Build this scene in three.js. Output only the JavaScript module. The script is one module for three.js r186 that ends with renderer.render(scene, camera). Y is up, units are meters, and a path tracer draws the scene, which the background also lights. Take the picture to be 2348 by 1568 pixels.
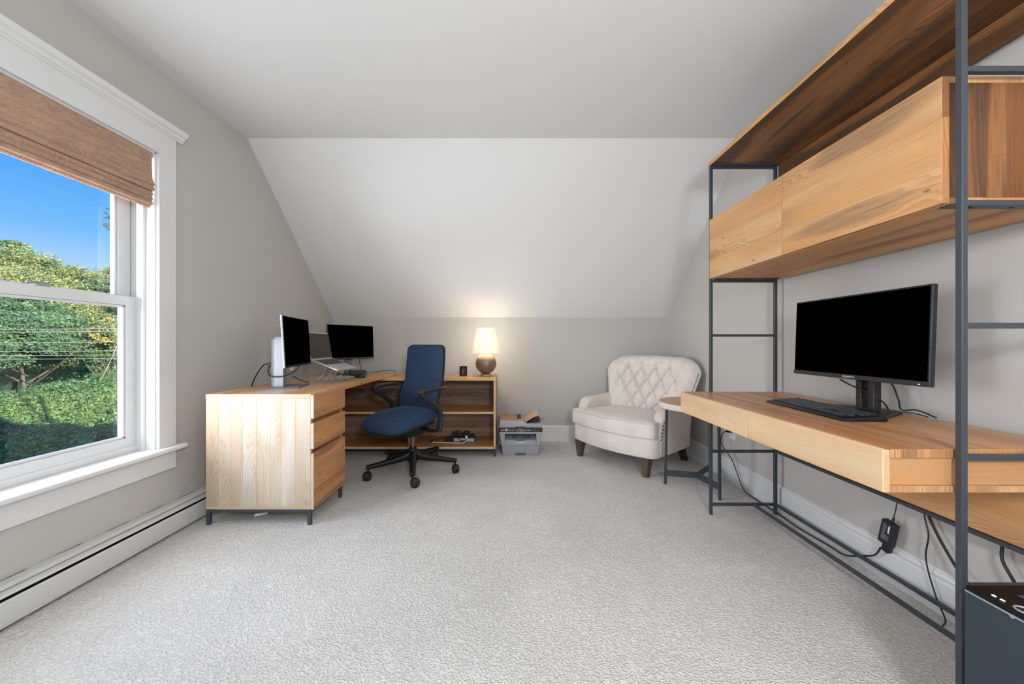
import * as THREE from 'three';
import { RoundedBoxGeometry } from 'three/addons/geometries/RoundedBoxGeometry.js';
import { TextGeometry } from 'three/addons/geometries/TextGeometry.js';
import { FontLoader } from 'three/addons/loaders/FontLoader.js';
import { mergeGeometries, mergeVertices, toCreasedNormals } from 'three/addons/utils/BufferGeometryUtils.js';
import { RectAreaLightUniformsLib } from 'three/addons/lights/RectAreaLightUniformsLib.js';

/* ───────────── camera, sky, sun, daylight, exposure ───────────── */
const W = 2348, H = 1568, FOCAL = 840, EYE = 1.0575;
const scene = new THREE.Scene();
const camera = new THREE.PerspectiveCamera(2 * Math.atan(H / 2 / FOCAL) * 180 / Math.PI, W / H, 0.05, 300);
camera.position.set(0, EYE, 0);
camera.lookAt(0, EYE, -1);
camera.setViewOffset(W, H, 2, -3, W, H);                    // lens shifted a touch: horizon 3 px below the middle
const renderer = new THREE.WebGLRenderer({ antialias: true });
renderer.toneMapping = THREE.LinearToneMapping;
renderer.toneMappingExposure = 1.0;
renderer.shadowMap.enabled = true;
RectAreaLightUniformsLib.init();

// clear summer sky, the same all round: pale at the horizon, deep blue overhead
{
  const w = 64, h = 256, data = new Float32Array(w * h * 4);
  const stops = [[0, [0.74, 0.87, 1.0]], [0.11, [0.50, 0.74, 1.0]], [0.2, [0.17, 0.51, 1.0]], [0.31, [0.045, 0.37, 1.0]], [0.5, [0.03, 0.30, 0.95]], [1.0, [0.03, 0.21, 0.75]]];
  for (let y = 0; y < h; y++) {
    const t = Math.max(0, Math.sin(((y + 0.5) / h - 0.5) * Math.PI));
    let k = 0; while (k < stops.length - 2 && t > stops[k + 1][0]) k++;
    const [a, ca] = stops[k], [b, cb] = stops[k + 1], f = Math.min(1, (t - a) / (b - a));
    for (let x = 0; x < w; x++) { const o = (y * w + x) * 4; for (let c = 0; c < 3; c++) data[o + c] = ca[c] + (cb[c] - ca[c]) * f; data[o + 3] = 1; }
  }
  const sky = new THREE.DataTexture(data, w, h, THREE.RGBAFormat, THREE.FloatType);
  sky.mapping = THREE.EquirectangularReflectionMapping; sky.magFilter = THREE.LinearFilter; sky.minFilter = THREE.LinearFilter; sky.needsUpdate = true;
  scene.background = sky; scene.environment = sky;
}
// late sun from behind the house, on the trees outside
const sun = new THREE.DirectionalLight(0xffefd0, 8.5);
sun.position.set(40, 19, 14); sun.target.position.set(-16, 0, -14); sun.castShadow = true;
sun.shadow.camera.left = sun.shadow.camera.bottom = -40; sun.shadow.camera.right = sun.shadow.camera.top = 40; sun.shadow.camera.far = 120;
scene.add(sun, sun.target);
// daylight through the windows of the left wall: the glow of the sky in each opening, and an unseen panel outside, placed to light the far side of the room
const DAY = 0xf2f5ff;
function daylight(x, y, d, w, h, power, towards) {
  const l = new THREE.RectAreaLight(DAY, power, w, h);
  l.position.set(x, y, -d); l.castShadow = true; scene.add(l);
  l.lookAt(x + towards[0], y + towards[1], -d - towards[2]);
}
daylight(-1.99, 1.13, 1.50, 0.86, 1.18, 5.5, [1, 0, 0]);
daylight(-1.99, 1.25, -0.75, 1.0, 1.5, 3.5, [1, 0, 0]);  // second opening, out of view behind the camera
daylight(-3.8, 1.15, 0.35, 2.4, 1.4, 19.5, [0.78, 0, 0.62]);  // unseen panel beyond the wall, placed to carry light deep inside

/* ───────────── helpers ───────────── */
let seedState = 1;
const reseed = (s) => { seedState = s >>> 0; };
const rnd = () => { seedState = (seedState + 0x6d2b79f5) | 0; let t = Math.imul(seedState ^ (seedState >>> 15), 1 | seedState); t = (t + Math.imul(t ^ (t >>> 7), 61 | t)) ^ t; return ((t ^ (t >>> 14)) >>> 0) / 4294967296; };
const rr = (a, b) => a + (b - a) * rnd();
const lerp = (a, b, t) => a + (b - a) * t, clamp = (x, a = 0, b = 1) => Math.min(b, Math.max(a, x));
const smooth = (a, b, x) => { const t = clamp((x - a) / (b - a)); return t * t * (3 - 2 * t); };
const v3 = (x, y, z) => new THREE.Vector3(x, y, z);
const P = (x, y, d) => new THREE.Vector3(x, y, -d);          // d: distance in front of the camera

const taken = new Map();
function numbered(name) { const n = taken.get(name) ?? 0; taken.set(name, n + 1); return n ? name + '_' + String(n).padStart(3, '0') : name; }
function shade(o) { o.castShadow = true; o.receiveShadow = true; return o; }
function mesh(name, geo, mat, parent) { const m = shade(new THREE.Mesh(geo, mat)); m.name = parent ? name : numbered(name); (parent ?? scene).add(m); return m; }
function tag(o, label, category, group) { o.userData.label = label; o.userData.category = category; if (group) o.userData.group = group; return o; }
function thing(name, label, category, pos = [0, 0, 0], turn = 0, group) {
  const g = new THREE.Group(); g.name = numbered(name); g.position.set(...pos); g.rotation.y = turn; scene.add(g); return tag(g, label, category, group);
}
function part(name, parent) { const g = new THREE.Group(); g.name = name; parent.add(g); return g; }
function struct(name, geo, mat, parent) { const m = mesh(name, geo, mat, parent); if (!parent) m.userData.kind = 'structure'; return m; }
const put = (m, x, y, z) => { m.position.set(x, y, z); return m; };

// smooth periodic value noise
function noiseField(seed) {
  const perm = new Uint32Array(4096); reseed(seed); for (let i = 0; i < 4096; i++) perm[i] = Math.floor(rnd() * 4096);
  const val = new Float32Array(4096); for (let i = 0; i < 4096; i++) val[i] = rnd();
  return (x, y, px, py) => {
    const ix = Math.floor(x), iy = Math.floor(y), fx = x - ix, fy = y - iy, sx = fx * fx * (3 - 2 * fx), sy = fy * fy * (3 - 2 * fy);
    const at = (a, b) => { a = ((a % px) + px) % px; b = ((b % py) + py) % py; return val[(perm[(a * 57 + b * 131) & 4095] + a + b * 7) & 4095]; };
    return lerp(lerp(at(ix, iy), at(ix + 1, iy), sx), lerp(at(ix, iy + 1), at(ix + 1, iy + 1), sx), sy);
  };
}
function texture(w, h, fn, srgb = true) {
  const data = new Uint8Array(w * h * 4), out = [0, 0, 0];
  for (let y = 0; y < h; y++) for (let x = 0; x < w; x++) { fn((x + 0.5) / w, (y + 0.5) / h, out); const o = (y * w + x) * 4; for (let c = 0; c < 3; c++) data[o + c] = clamp(out[c], 0, 255); data[o + 3] = 255; }
  const t = new THREE.DataTexture(data, w, h); t.wrapS = t.wrapT = THREE.RepeatWrapping; t.magFilter = THREE.LinearFilter; t.minFilter = THREE.LinearMipmapLinearFilter; t.generateMipmaps = true;
  if (srgb) t.colorSpace = THREE.SRGBColorSpace; t.needsUpdate = true; return t;
}
const std = (color, roughness = 0.6, more = {}) => new THREE.MeshStandardMaterial({ color, roughness, ...more });
const phys = (o) => new THREE.MeshPhysicalMaterial(o);

// wood: one texture is 2 m along the grain (u) by 0.5 m across (v)
function woodTexture(seed, { light, base, dark, streak, streaks = 0.5, rings = 40, knots = 4, figure = 1 }) {
  const n = noiseField(seed), n2 = noiseField(seed + 17); reseed(seed + 5);
  const ks = []; for (let i = 0; i < knots; i++) ks.push([rnd(), rnd(), rr(0.004, 0.009)]);
  const mix = (a, b, t, o) => { for (let c = 0; c < 3; c++) o[c] = lerp(a[c], b[c], t); };
  const tmp = [0, 0, 0];
  return texture(2048, 768, (u, v, o) => {
    let kv = 0, dot = 0;
    for (const [ku, kw, r] of ks) { let du = Math.abs(u - ku); du = Math.min(du, 1 - du) * 2; let dv = v - kw; dv -= Math.round(dv); dv *= 0.5; const q2 = du * du * 0.25 + dv * dv; if (q2 > 0.01) continue; const q = Math.sqrt(q2); kv += dv / (Math.abs(dv) + 0.004) * 0.06 * Math.exp(-q2 / (r * r * 30)); dot = Math.max(dot, 1 - smooth(r * 0.25, r * 0.85, q * (0.8 + 0.5 * n(u * 200, v * 100, 200, 100)))); }
    const w1 = n(u * 3, v * 5, 3, 5), w2 = n2(u * 9, v * 12, 9, 12), w3 = n(u * 40, v * 36, 40, 36), warp = w1 + 0.35 * w2 + 0.05 * w3;
    const F = (v + kv) * rings + warp * 9, f = F - Math.floor(F), late = smooth(0.15, 0.82, f) * (1 - smooth(0.84, 1, f));
    const pore = n(u * 150, v * 420, 150, 420), fine = n2(u * 22, v * 240, 22, 240), macro = n2(u * 2, v * 7, 2, 7);
    mix(base, light, smooth(0.15, 0.85, 0.6 * macro + 0.4 * w2), tmp);
    const hue = n(u * 4, v * 11, 4, 11) - 0.5; tmp[0] += hue * 12; tmp[2] -= hue * 12;
    const d = clamp(figure * late * 0.34 * smooth(0.1, 0.8, n(u * 5, v * 8, 5, 8)) + (fine - 0.5) * 0.26 + smooth(0.72, 0.9, pore) * 0.16);
    mix(tmp, dark, d, tmp);
    const s = smooth(0.58, 0.86, n2(u * 3 + 0.5 * w1, v * 9 + warp * 1.3, 3, 9)) * streaks * (0.45 + 0.55 * fine);
    mix(tmp, streak, s, tmp); mix(tmp, dark, dot * 0.85, o);
  });
}
const TEX = {
  pale: woodTexture(11, { light: [206, 200, 188], base: [190, 179, 162], dark: [150, 130, 106], streak: [166, 154, 136], streaks: 0.45, knots: 5, figure: 0.7 }),
  honey: woodTexture(23, { light: [218, 184, 140], base: [203, 163, 116], dark: [156, 110, 70], streak: [140, 116, 92], streaks: 0.8, knots: 4 }),
  amber: woodTexture(37, { light: [214, 164, 116], base: [196, 142, 96], dark: [122, 80, 50], streak: [118, 86, 64], streaks: 0.7, knots: 4 }),
  blond: woodTexture(83, { light: [231, 203, 166], base: [218, 185, 146], dark: [184, 146, 106], streak: [186, 154, 116], streaks: 0.4, knots: 2, figure: 0.6 }),
  umber: woodTexture(67, { light: [156, 110, 70], base: [124, 84, 50], dark: [62, 40, 24], streak: [72, 54, 42], streaks: 0.95, knots: 3 }),
  rustic: woodTexture(53, { light: [182, 158, 134], base: [154, 128, 104], dark: [84, 66, 54], streak: [108, 96, 88], streaks: 0.8, knots: 5 }),
};
const woodCache = new Map();
function wood(kind, tint = '#ffffff', roughness = 0.5) {
  const key = kind + tint + roughness;
  if (!woodCache.has(key)) woodCache.set(key, phys({ map: TEX[kind], color: new THREE.Color(tint).lerp(new THREE.Color('#ffffff'), 0.6), roughness, specularIntensity: 0.6 }));
  return woodCache.get(key);
}
// a board with eased edges and its own stretch of grain
const AXES = ['x', 'y', 'z'];
let boardSeed = 1;
function board(sx, sy, sz, grain, r = 0.0025, seed = boardSeed++) {
  const geo = r > 0 ? new RoundedBoxGeometry(sx, sy, sz, 2, Math.min(r, sx / 2.1, sy / 2.1, sz / 2.1)) : new THREE.BoxGeometry(sx, sy, sz);
  reseed(seed * 977 + 3); const ou = rnd(), ov = rnd(), gi = AXES.indexOf(grain), p = geo.attributes.position, nn = geo.attributes.normal, uv = new Float32Array(p.count * 2);
  for (let i = 0; i < p.count; i++) {
    const n = [Math.abs(nn.getX(i)), Math.abs(nn.getY(i)), Math.abs(nn.getZ(i))], q = [p.getX(i), p.getY(i), p.getZ(i)], k = n.indexOf(Math.max(...n)), rest = [0, 1, 2].filter((a) => a !== k);
    const across = k === gi ? rest[0] : rest.find((a) => a !== gi), along = k === gi ? rest[1] : gi;
    uv[i * 2] = (k === gi ? q[along] * 0.4 : q[along]) / 2 + ou; uv[i * 2 + 1] = (q[across] + 0.31 * q[k]) / 0.5 + ov;
  }
  geo.setAttribute('uv', new THREE.BufferAttribute(uv, 2)); return geo;
}
function boardAt(name, [x0, x1], [y0, y1], [z0, z1], grain, mat, parent, r) { return put(mesh(name, board(x1 - x0, y1 - y0, Math.abs(z1 - z0), grain, r), mat, parent), (x0 + x1) / 2, (y0 + y1) / 2, (z0 + z1) / 2); }
// a panel glued up from boards: a part whose boards are its sub-parts
function planked(name, X, Y, Z, grain, split, widths, mats, parent, r = 0.0012) {
  const g = part(name, parent), si = AXES.indexOf(split), R = [X, Y, Z].map(([a, b]) => [Math.min(a, b), Math.max(a, b)]), total = widths.reduce((a, b) => a + b);
  let at = R[si][0]; const span = R[si][1] - R[si][0];
  widths.forEach((w, i) => { const q = R.map((a) => [...a]); q[si] = [at, at + span * w / total]; at = q[si][1]; boardAt('plank', q[0], q[1], q[2], grain, mats[i % mats.length], g, r); });
  return g;
}
const box = (sx, sy, sz, r = 0.002, seg = 2) => r > 0 ? new RoundedBoxGeometry(sx, sy, sz, seg, Math.min(r, sx / 2.05, sy / 2.05, sz / 2.05)) : new THREE.BoxGeometry(sx, sy, sz);
function boxAt(name, [x0, x1], [y0, y1], [z0, z1], mat, parent, r) { return put(mesh(name, box(x1 - x0, y1 - y0, Math.abs(z1 - z0), r), mat, parent), (x0 + x1) / 2, (y0 + y1) / 2, (z0 + z1) / 2); }
// skin over closed rings of points
function loft(rings, caps = true) {
  const n = rings[0].length, pos = [], uv = [], idx = [];
  rings.forEach((r, i) => { for (let j = 0; j <= n; j++) { const p = r[j % n]; pos.push(p.x, p.y, p.z); uv.push(j / n, i / (rings.length - 1)); } });
  for (let i = 0; i < rings.length - 1; i++) for (let j = 0; j < n; j++) { const a = i * (n + 1) + j, b = a + 1, c = a + n + 1, d = c + 1; idx.push(a, b, d, a, d, c); }
  if (caps) for (const end of [0, rings.length - 1]) {
    const c = rings[end].reduce((s, p) => s.add(p), v3(0, 0, 0)).divideScalar(n), base = pos.length / 3; pos.push(c.x, c.y, c.z); uv.push(0.5, 0.5);
    for (let j = 0; j < n; j++) { const p = rings[end][j]; pos.push(p.x, p.y, p.z); uv.push(0.5, 0.5); }
    for (let j = 0; j < n; j++) { const a = base + 1 + j, b = base + 1 + (j + 1) % n; end ? idx.push(base, a, b) : idx.push(base, b, a); }
  }
  const g = new THREE.BufferGeometry(); g.setAttribute('position', new THREE.Float32BufferAttribute(pos, 3)); g.setAttribute('uv', new THREE.Float32BufferAttribute(uv, 2)); g.setIndex(idx);
  // seam-free normals
  const w = g.clone(); w.deleteAttribute('uv'); const m = mergeVertices(w, 1e-5); m.computeVertexNormals(); const key = (p, i) => p.getX(i).toFixed(5) + p.getY(i).toFixed(5) + p.getZ(i).toFixed(5), map = new Map();
  for (let i = 0; i < m.attributes.position.count; i++) map.set(key(m.attributes.position, i), i);
  const no = new Float32Array(pos.length); for (let i = 0; i < pos.length / 3; i++) { const k = map.get(key(g.attributes.position, i)) ?? 0; no[i * 3] = m.attributes.normal.getX(k); no[i * 3 + 1] = m.attributes.normal.getY(k); no[i * 3 + 2] = m.attributes.normal.getZ(k); }
  g.setAttribute('normal', new THREE.BufferAttribute(no, 3)); return g;
}
// a closed sheet from a front and a back surface over the unit square
function sheet(nu, nv, front, back, sx = 1, sy = 1) {
  const pos = [], uv = [], idx = [], row = nu + 1, half = row * (nv + 1);
  for (const f of [front, back]) for (let j = 0; j <= nv; j++) for (let i = 0; i <= nu; i++) { const p = f(i / nu, j / nv); pos.push(p.x, p.y, p.z); uv.push(i / nu * sx, j / nv * sy); }
  const quad = (a, b, c, d) => idx.push(a, b, c, a, c, d);
  for (let j = 0; j < nv; j++) for (let i = 0; i < nu; i++) { const a = j * row + i; quad(a, a + 1, a + row + 1, a + row); const b = half + a; quad(b, b + row, b + row + 1, b + 1); }
  for (let i = 0; i < nu; i++) { quad(half + i, half + i + 1, i + 1, i); const t = nv * row + i; quad(t, t + 1, half + t + 1, half + t); }
  for (let j = 0; j < nv; j++) { const a = j * row; quad(a, a + row, half + a + row, half + a); const b = a + nu; quad(half + b, half + b + row, b + row, b); }
  const g = new THREE.BufferGeometry(); g.setAttribute('position', new THREE.Float32BufferAttribute(pos, 3)); g.setAttribute('uv', new THREE.Float32BufferAttribute(uv, 2)); g.setIndex(idx); g.computeVertexNormals(); return g;
}
// a strip of rectangular section swept along a curve; side = direction of its width
function strip(points, width, thick, side, n = 40, taper = () => 1) {
  const c = new THREE.CatmullRomCurve3(points, false, 'centripetal'), rings = [], s = side.clone().normalize();
  for (let i = 0; i <= n; i++) {
    const t = i / n, p = c.getPoint(t), tan = c.getTangent(t), up = tan.clone().cross(s).normalize(), k = taper(t), hw = width / 2 * k, ht = thick / 2 * k, b = Math.min(hw, ht) * 0.45;
    rings.push([[hw, ht - b], [hw - b, ht], [-hw + b, ht], [-hw, ht - b], [-hw, -ht + b], [-hw + b, -ht], [hw - b, -ht], [hw, -ht + b]].map(([a, q]) => p.clone().addScaledVector(s, a).addScaledVector(up, q)));
  }
  return loft(rings);
}
const tube = (pts, r, seg = 60, rad = 8) => new THREE.TubeGeometry(new THREE.CatmullRomCurve3(pts, false, 'centripetal'), seg, r, rad);
function rod(a, b, r, rad = 12) { const g = new THREE.CylinderGeometry(r, r, a.distanceTo(b), rad), q = new THREE.Quaternion().setFromUnitVectors(v3(0, 1, 0), b.clone().sub(a).normalize()); g.applyQuaternion(q); const m = a.clone().add(b).multiplyScalar(0.5); g.translate(m.x, m.y, m.z); return g; }
function bar(a, b, w, side = null) {   // square steel bar
  const len = a.distanceTo(b), dir = b.clone().sub(a).normalize(), g = box(w, w, len, w * 0.12, 1), m = new THREE.Matrix4(), up = Math.abs(dir.y) > 0.9 ? v3(1, 0, 0) : v3(0, 1, 0);
  m.lookAt(b, a, up); g.applyMatrix4(m); const c = a.clone().add(b).multiplyScalar(0.5); g.translate(c.x, c.y, c.z); return g;
}
function rrect(w, h, r) { const s = new THREE.Shape(), x = -w / 2, y = -h / 2; s.moveTo(x + r, y); s.lineTo(x + w - r, y); s.absarc(x + w - r, y + r, r, -Math.PI / 2, 0); s.lineTo(x + w, y + h - r); s.absarc(x + w - r, y + h - r, r, 0, Math.PI / 2); s.lineTo(x + r, y + h); s.absarc(x + r, y + h - r, r, Math.PI / 2, Math.PI); s.lineTo(x, y + r); s.absarc(x + r, y + r, r, Math.PI, Math.PI * 1.5); return s; }
function extrude(shape, depth, bevel = 0, seg = 2, curve = 16) { const g = new THREE.ExtrudeGeometry(shape, { depth: depth - 2 * bevel, bevelEnabled: bevel > 0, bevelThickness: bevel, bevelSize: bevel, bevelOffset: -bevel, bevelSegments: seg, curveSegments: curve }); g.translate(0, 0, bevel); return g; }
const polygon = (pts) => new THREE.Shape(pts.map(([a, b]) => new THREE.Vector2(a, b)));
const soft = (g, angle = 0.6) => toCreasedNormals(g, angle);
const font = await new FontLoader().loadAsync('fonts/droid/droid_sans_bold.typeface.json');
function lettering(text, size, depth = 0.0006) { const g = new TextGeometry(text, { font, size, depth, curveSegments: 4, bevelEnabled: false }); g.computeBoundingBox(); const b = g.boundingBox; g.translate(-(b.max.x + b.min.x) / 2, -(b.max.y + b.min.y) / 2, 0); return g; }

/* ───────────── materials ───────────── */
const plasterNoise = noiseField(71);
const plasterBump = texture(256, 256, (u, v, o) => { const q = 110 + 70 * plasterNoise(u * 60, v * 60, 60, 60) + 60 * plasterNoise(u * 9, v * 9, 9, 9); o[0] = o[1] = o[2] = q; }, false);
plasterBump.repeat.set(2.2, 2.2);
const M = {
  wall: std('#bfbdb7', 0.85, { bumpMap: plasterBump, bumpScale: 0.0004 }),
  ceiling: std('#dfe0de', 0.9, { bumpMap: plasterBump, bumpScale: 0.0006 }),
  trim: std('#dcdddc', 0.42),
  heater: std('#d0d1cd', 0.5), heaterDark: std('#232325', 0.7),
  steel: phys({ color: '#454a50', roughness: 0.42, metalness: 0.35 }),
  black: std('#17181a', 0.5), blackSoft: std('#1c1d20', 0.75), blackGloss: phys({ color: '#0b0b0d', roughness: 0.4, specularIntensity: 0.5 }),
  screen: phys({ color: '#000000', roughness: 0.9, specularIntensity: 0.02 }),
  silver: phys({ color: '#a9abb2', roughness: 0.38, metalness: 0.55 }), aluminium: phys({ color: '#cfcdca', roughness: 0.4, metalness: 0.4 }),
  white: std('#eeeeec', 0.5), rubber: std('#202124', 0.65), chrome: phys({ color: '#c9c9cb', roughness: 0.2, metalness: 1 }),
  glass: phys({ color: '#ffffff', roughness: 0, transmission: 1, thickness: 0, ior: 1.45 }),
  acrylic: phys({ color: '#f8fafb', roughness: 0.04, transmission: 0.92, thickness: 0, ior: 1.49 }),
};

/* ───────────── the room ───────────── */
const XL = -1.935, XR = 1.69, DB = 3.97, YC = 2.5606, DK = 2.686, YK = 1.3385, REAR = -2.2;
{
  // carpet: cut pile, 2.4 m of it per texture
  const a = noiseField(101), b = noiseField(103), c = noiseField(107);
  const pile = (u, v) => { const du = 1.4 * b(u * 60, v * 60, 60, 60); return 0.55 * a(u * 390 + v * 190 + du, v * 580 - u * 150 + du, 100000, 100000) + 0.45 * b(u * 640, v * 640, 640, 640); };
  const N = 2048;
  const col = texture(N, N, (u, v, o) => { const h = pile(u, v), m = a(u * 9, v * 9, 9, 9) * 0.5 + b(u * 23, v * 23, 23, 23) * 0.3 + c(u * 4, v * 4, 4, 4) * 0.2, k = 0.87 + 0.2 * h + 0.08 * (m - 0.5); o[0] = 211 * k; o[1] = 210 * k; o[2] = 206 * k; });
  const bmp = texture(N, N, (u, v, o) => { const h = pile(u, v); o[0] = o[1] = o[2] = 255 * smooth(0.2, 0.8, h); }, false);
  col.repeat.set(1 / 2.4, 1 / 2.4); bmp.repeat.set(1 / 2.4, 1 / 2.4);
  const g = new THREE.BoxGeometry(XR - XL + 0.5, 0.16, DB - REAR + 0.5); const p = g.attributes.position, uv = g.attributes.uv;
  for (let i = 0; i < p.count; i++) uv.setXY(i, p.getX(i), p.getZ(i));
  put(struct('floor', g, std('#ffffff', 0.97, { map: col, bumpMap: bmp, bumpScale: 0.003 })), (XL + XR) / 2, -0.08, -(DB + REAR) / 2);
}
const metricUV = (g) => { const p = g.attributes.position, n = g.attributes.normal, uv = new Float32Array(p.count * 2); for (let i = 0; i < p.count; i++) { const k = Math.abs(n.getX(i)) > 0.7 ? 0 : Math.abs(n.getY(i)) > 0.7 ? 1 : 2; uv[i * 2] = k === 0 ? p.getZ(i) : p.getX(i); uv[i * 2 + 1] = k === 1 ? p.getZ(i) : p.getY(i); } g.setAttribute('uv', new THREE.BufferAttribute(uv, 2)); return g; };
const WIN = [{ d0: 1.04, d1: 2.0, y0: 0.47, y1: 2.10 }, { d0: -1.3, d1: -0.2, y0: 0.47, y1: 2.10 }];  // second opening is out of view, placed to light the room from behind
const sideShape = () => polygon([[REAR - 0.1, -0.1], [DB + 0.1, -0.1], [DB + 0.1, YK + 0.02], [DK + 0.02, YC + 0.05], [REAR - 0.1, YC + 0.05]]);
{
  const s = sideShape(); for (const w of WIN) s.holes.push(new THREE.Path([[w.d0, w.y0], [w.d0, w.y1], [w.d1, w.y1], [w.d1, w.y0]].map(([a, b]) => new THREE.Vector2(a, b))));
  const turn = (g, x) => { g.rotateY(Math.PI / 2); g.translate(x, 0, 0); return metricUV(g); };
  struct('wall_left', turn(extrude(s, 0.2), XL - 0.2), M.wall);
  struct('wall_right', turn(extrude(sideShape(), 0.15), XR), M.wall);
  const wide = XR - XL + 0.36, mid = (XL + XR) / 2;
  put(struct('wall_back', metricUV(new THREE.BoxGeometry(wide, YK + 0.12, 0.15)), M.wall), mid, (YK + 0.08) / 2 - 0.04, -(DB + 0.075));
  put(struct('wall_rear', metricUV(new THREE.BoxGeometry(wide, YC + 0.2, 0.15)), M.wall), mid, YC / 2, -REAR + 0.075);
  put(struct('ceiling', metricUV(new THREE.BoxGeometry(wide, 0.15, DK - REAR + 0.2)), M.ceiling), mid, YC + 0.075, -(DK + REAR - 0.15) / 2 - 0.025);
  const dx = DB - DK, dy = YC - YK, L = Math.hypot(dx, dy), nx = dy / L * 0.15, ny = dx / L * 0.15, e = 0.14;
  const slope = polygon([[DK - 0.03, YC + 0.0001], [DK, YC], [DB + dx / L * e, YK - dy / L * e], [DB + dx / L * e + nx, YK - dy / L * e + ny], [DK + nx, YC + ny], [DK - 0.03, YC + 0.14]]);
  const g = extrude(slope, wide); g.rotateY(Math.PI / 2); g.translate(XL - 0.18, 0, 0);
  struct('ceiling_slope', metricUV(g), M.ceiling);
}
// baseboards with a moulded cap
function baseProfile(h, t) { return polygon([[0, 0], [t, 0], [t, h * 0.76], [t * 0.8, h * 0.79], [t * 0.86, h * 0.84], [t * 1.0, h * 0.88], [t * 0.72, h * 0.95], [t * 0.34, h * 0.97], [t * 0.3, h], [0, h]]); }
{
  const g = extrude(baseProfile(0.168, 0.018), DB - REAR); g.rotateY(Math.PI); g.translate(XR, 0, -REAR);            // profile depth towards -x
  struct('baseboard_right', soft(g, 0.5), M.trim);
  const b = extrude(baseProfile(0.168, 0.018), XR - XL); b.rotateY(-Math.PI / 2); b.translate(XR, 0, -DB);
  struct('baseboard_back', soft(b, 0.5), M.trim);
  const r = extrude(baseProfile(0.168, 0.018), XR - XL); r.rotateY(Math.PI / 2); r.translate(XL, 0, -REAR);
  struct('baseboard_rear', soft(r, 0.5), M.trim);
}

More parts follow.
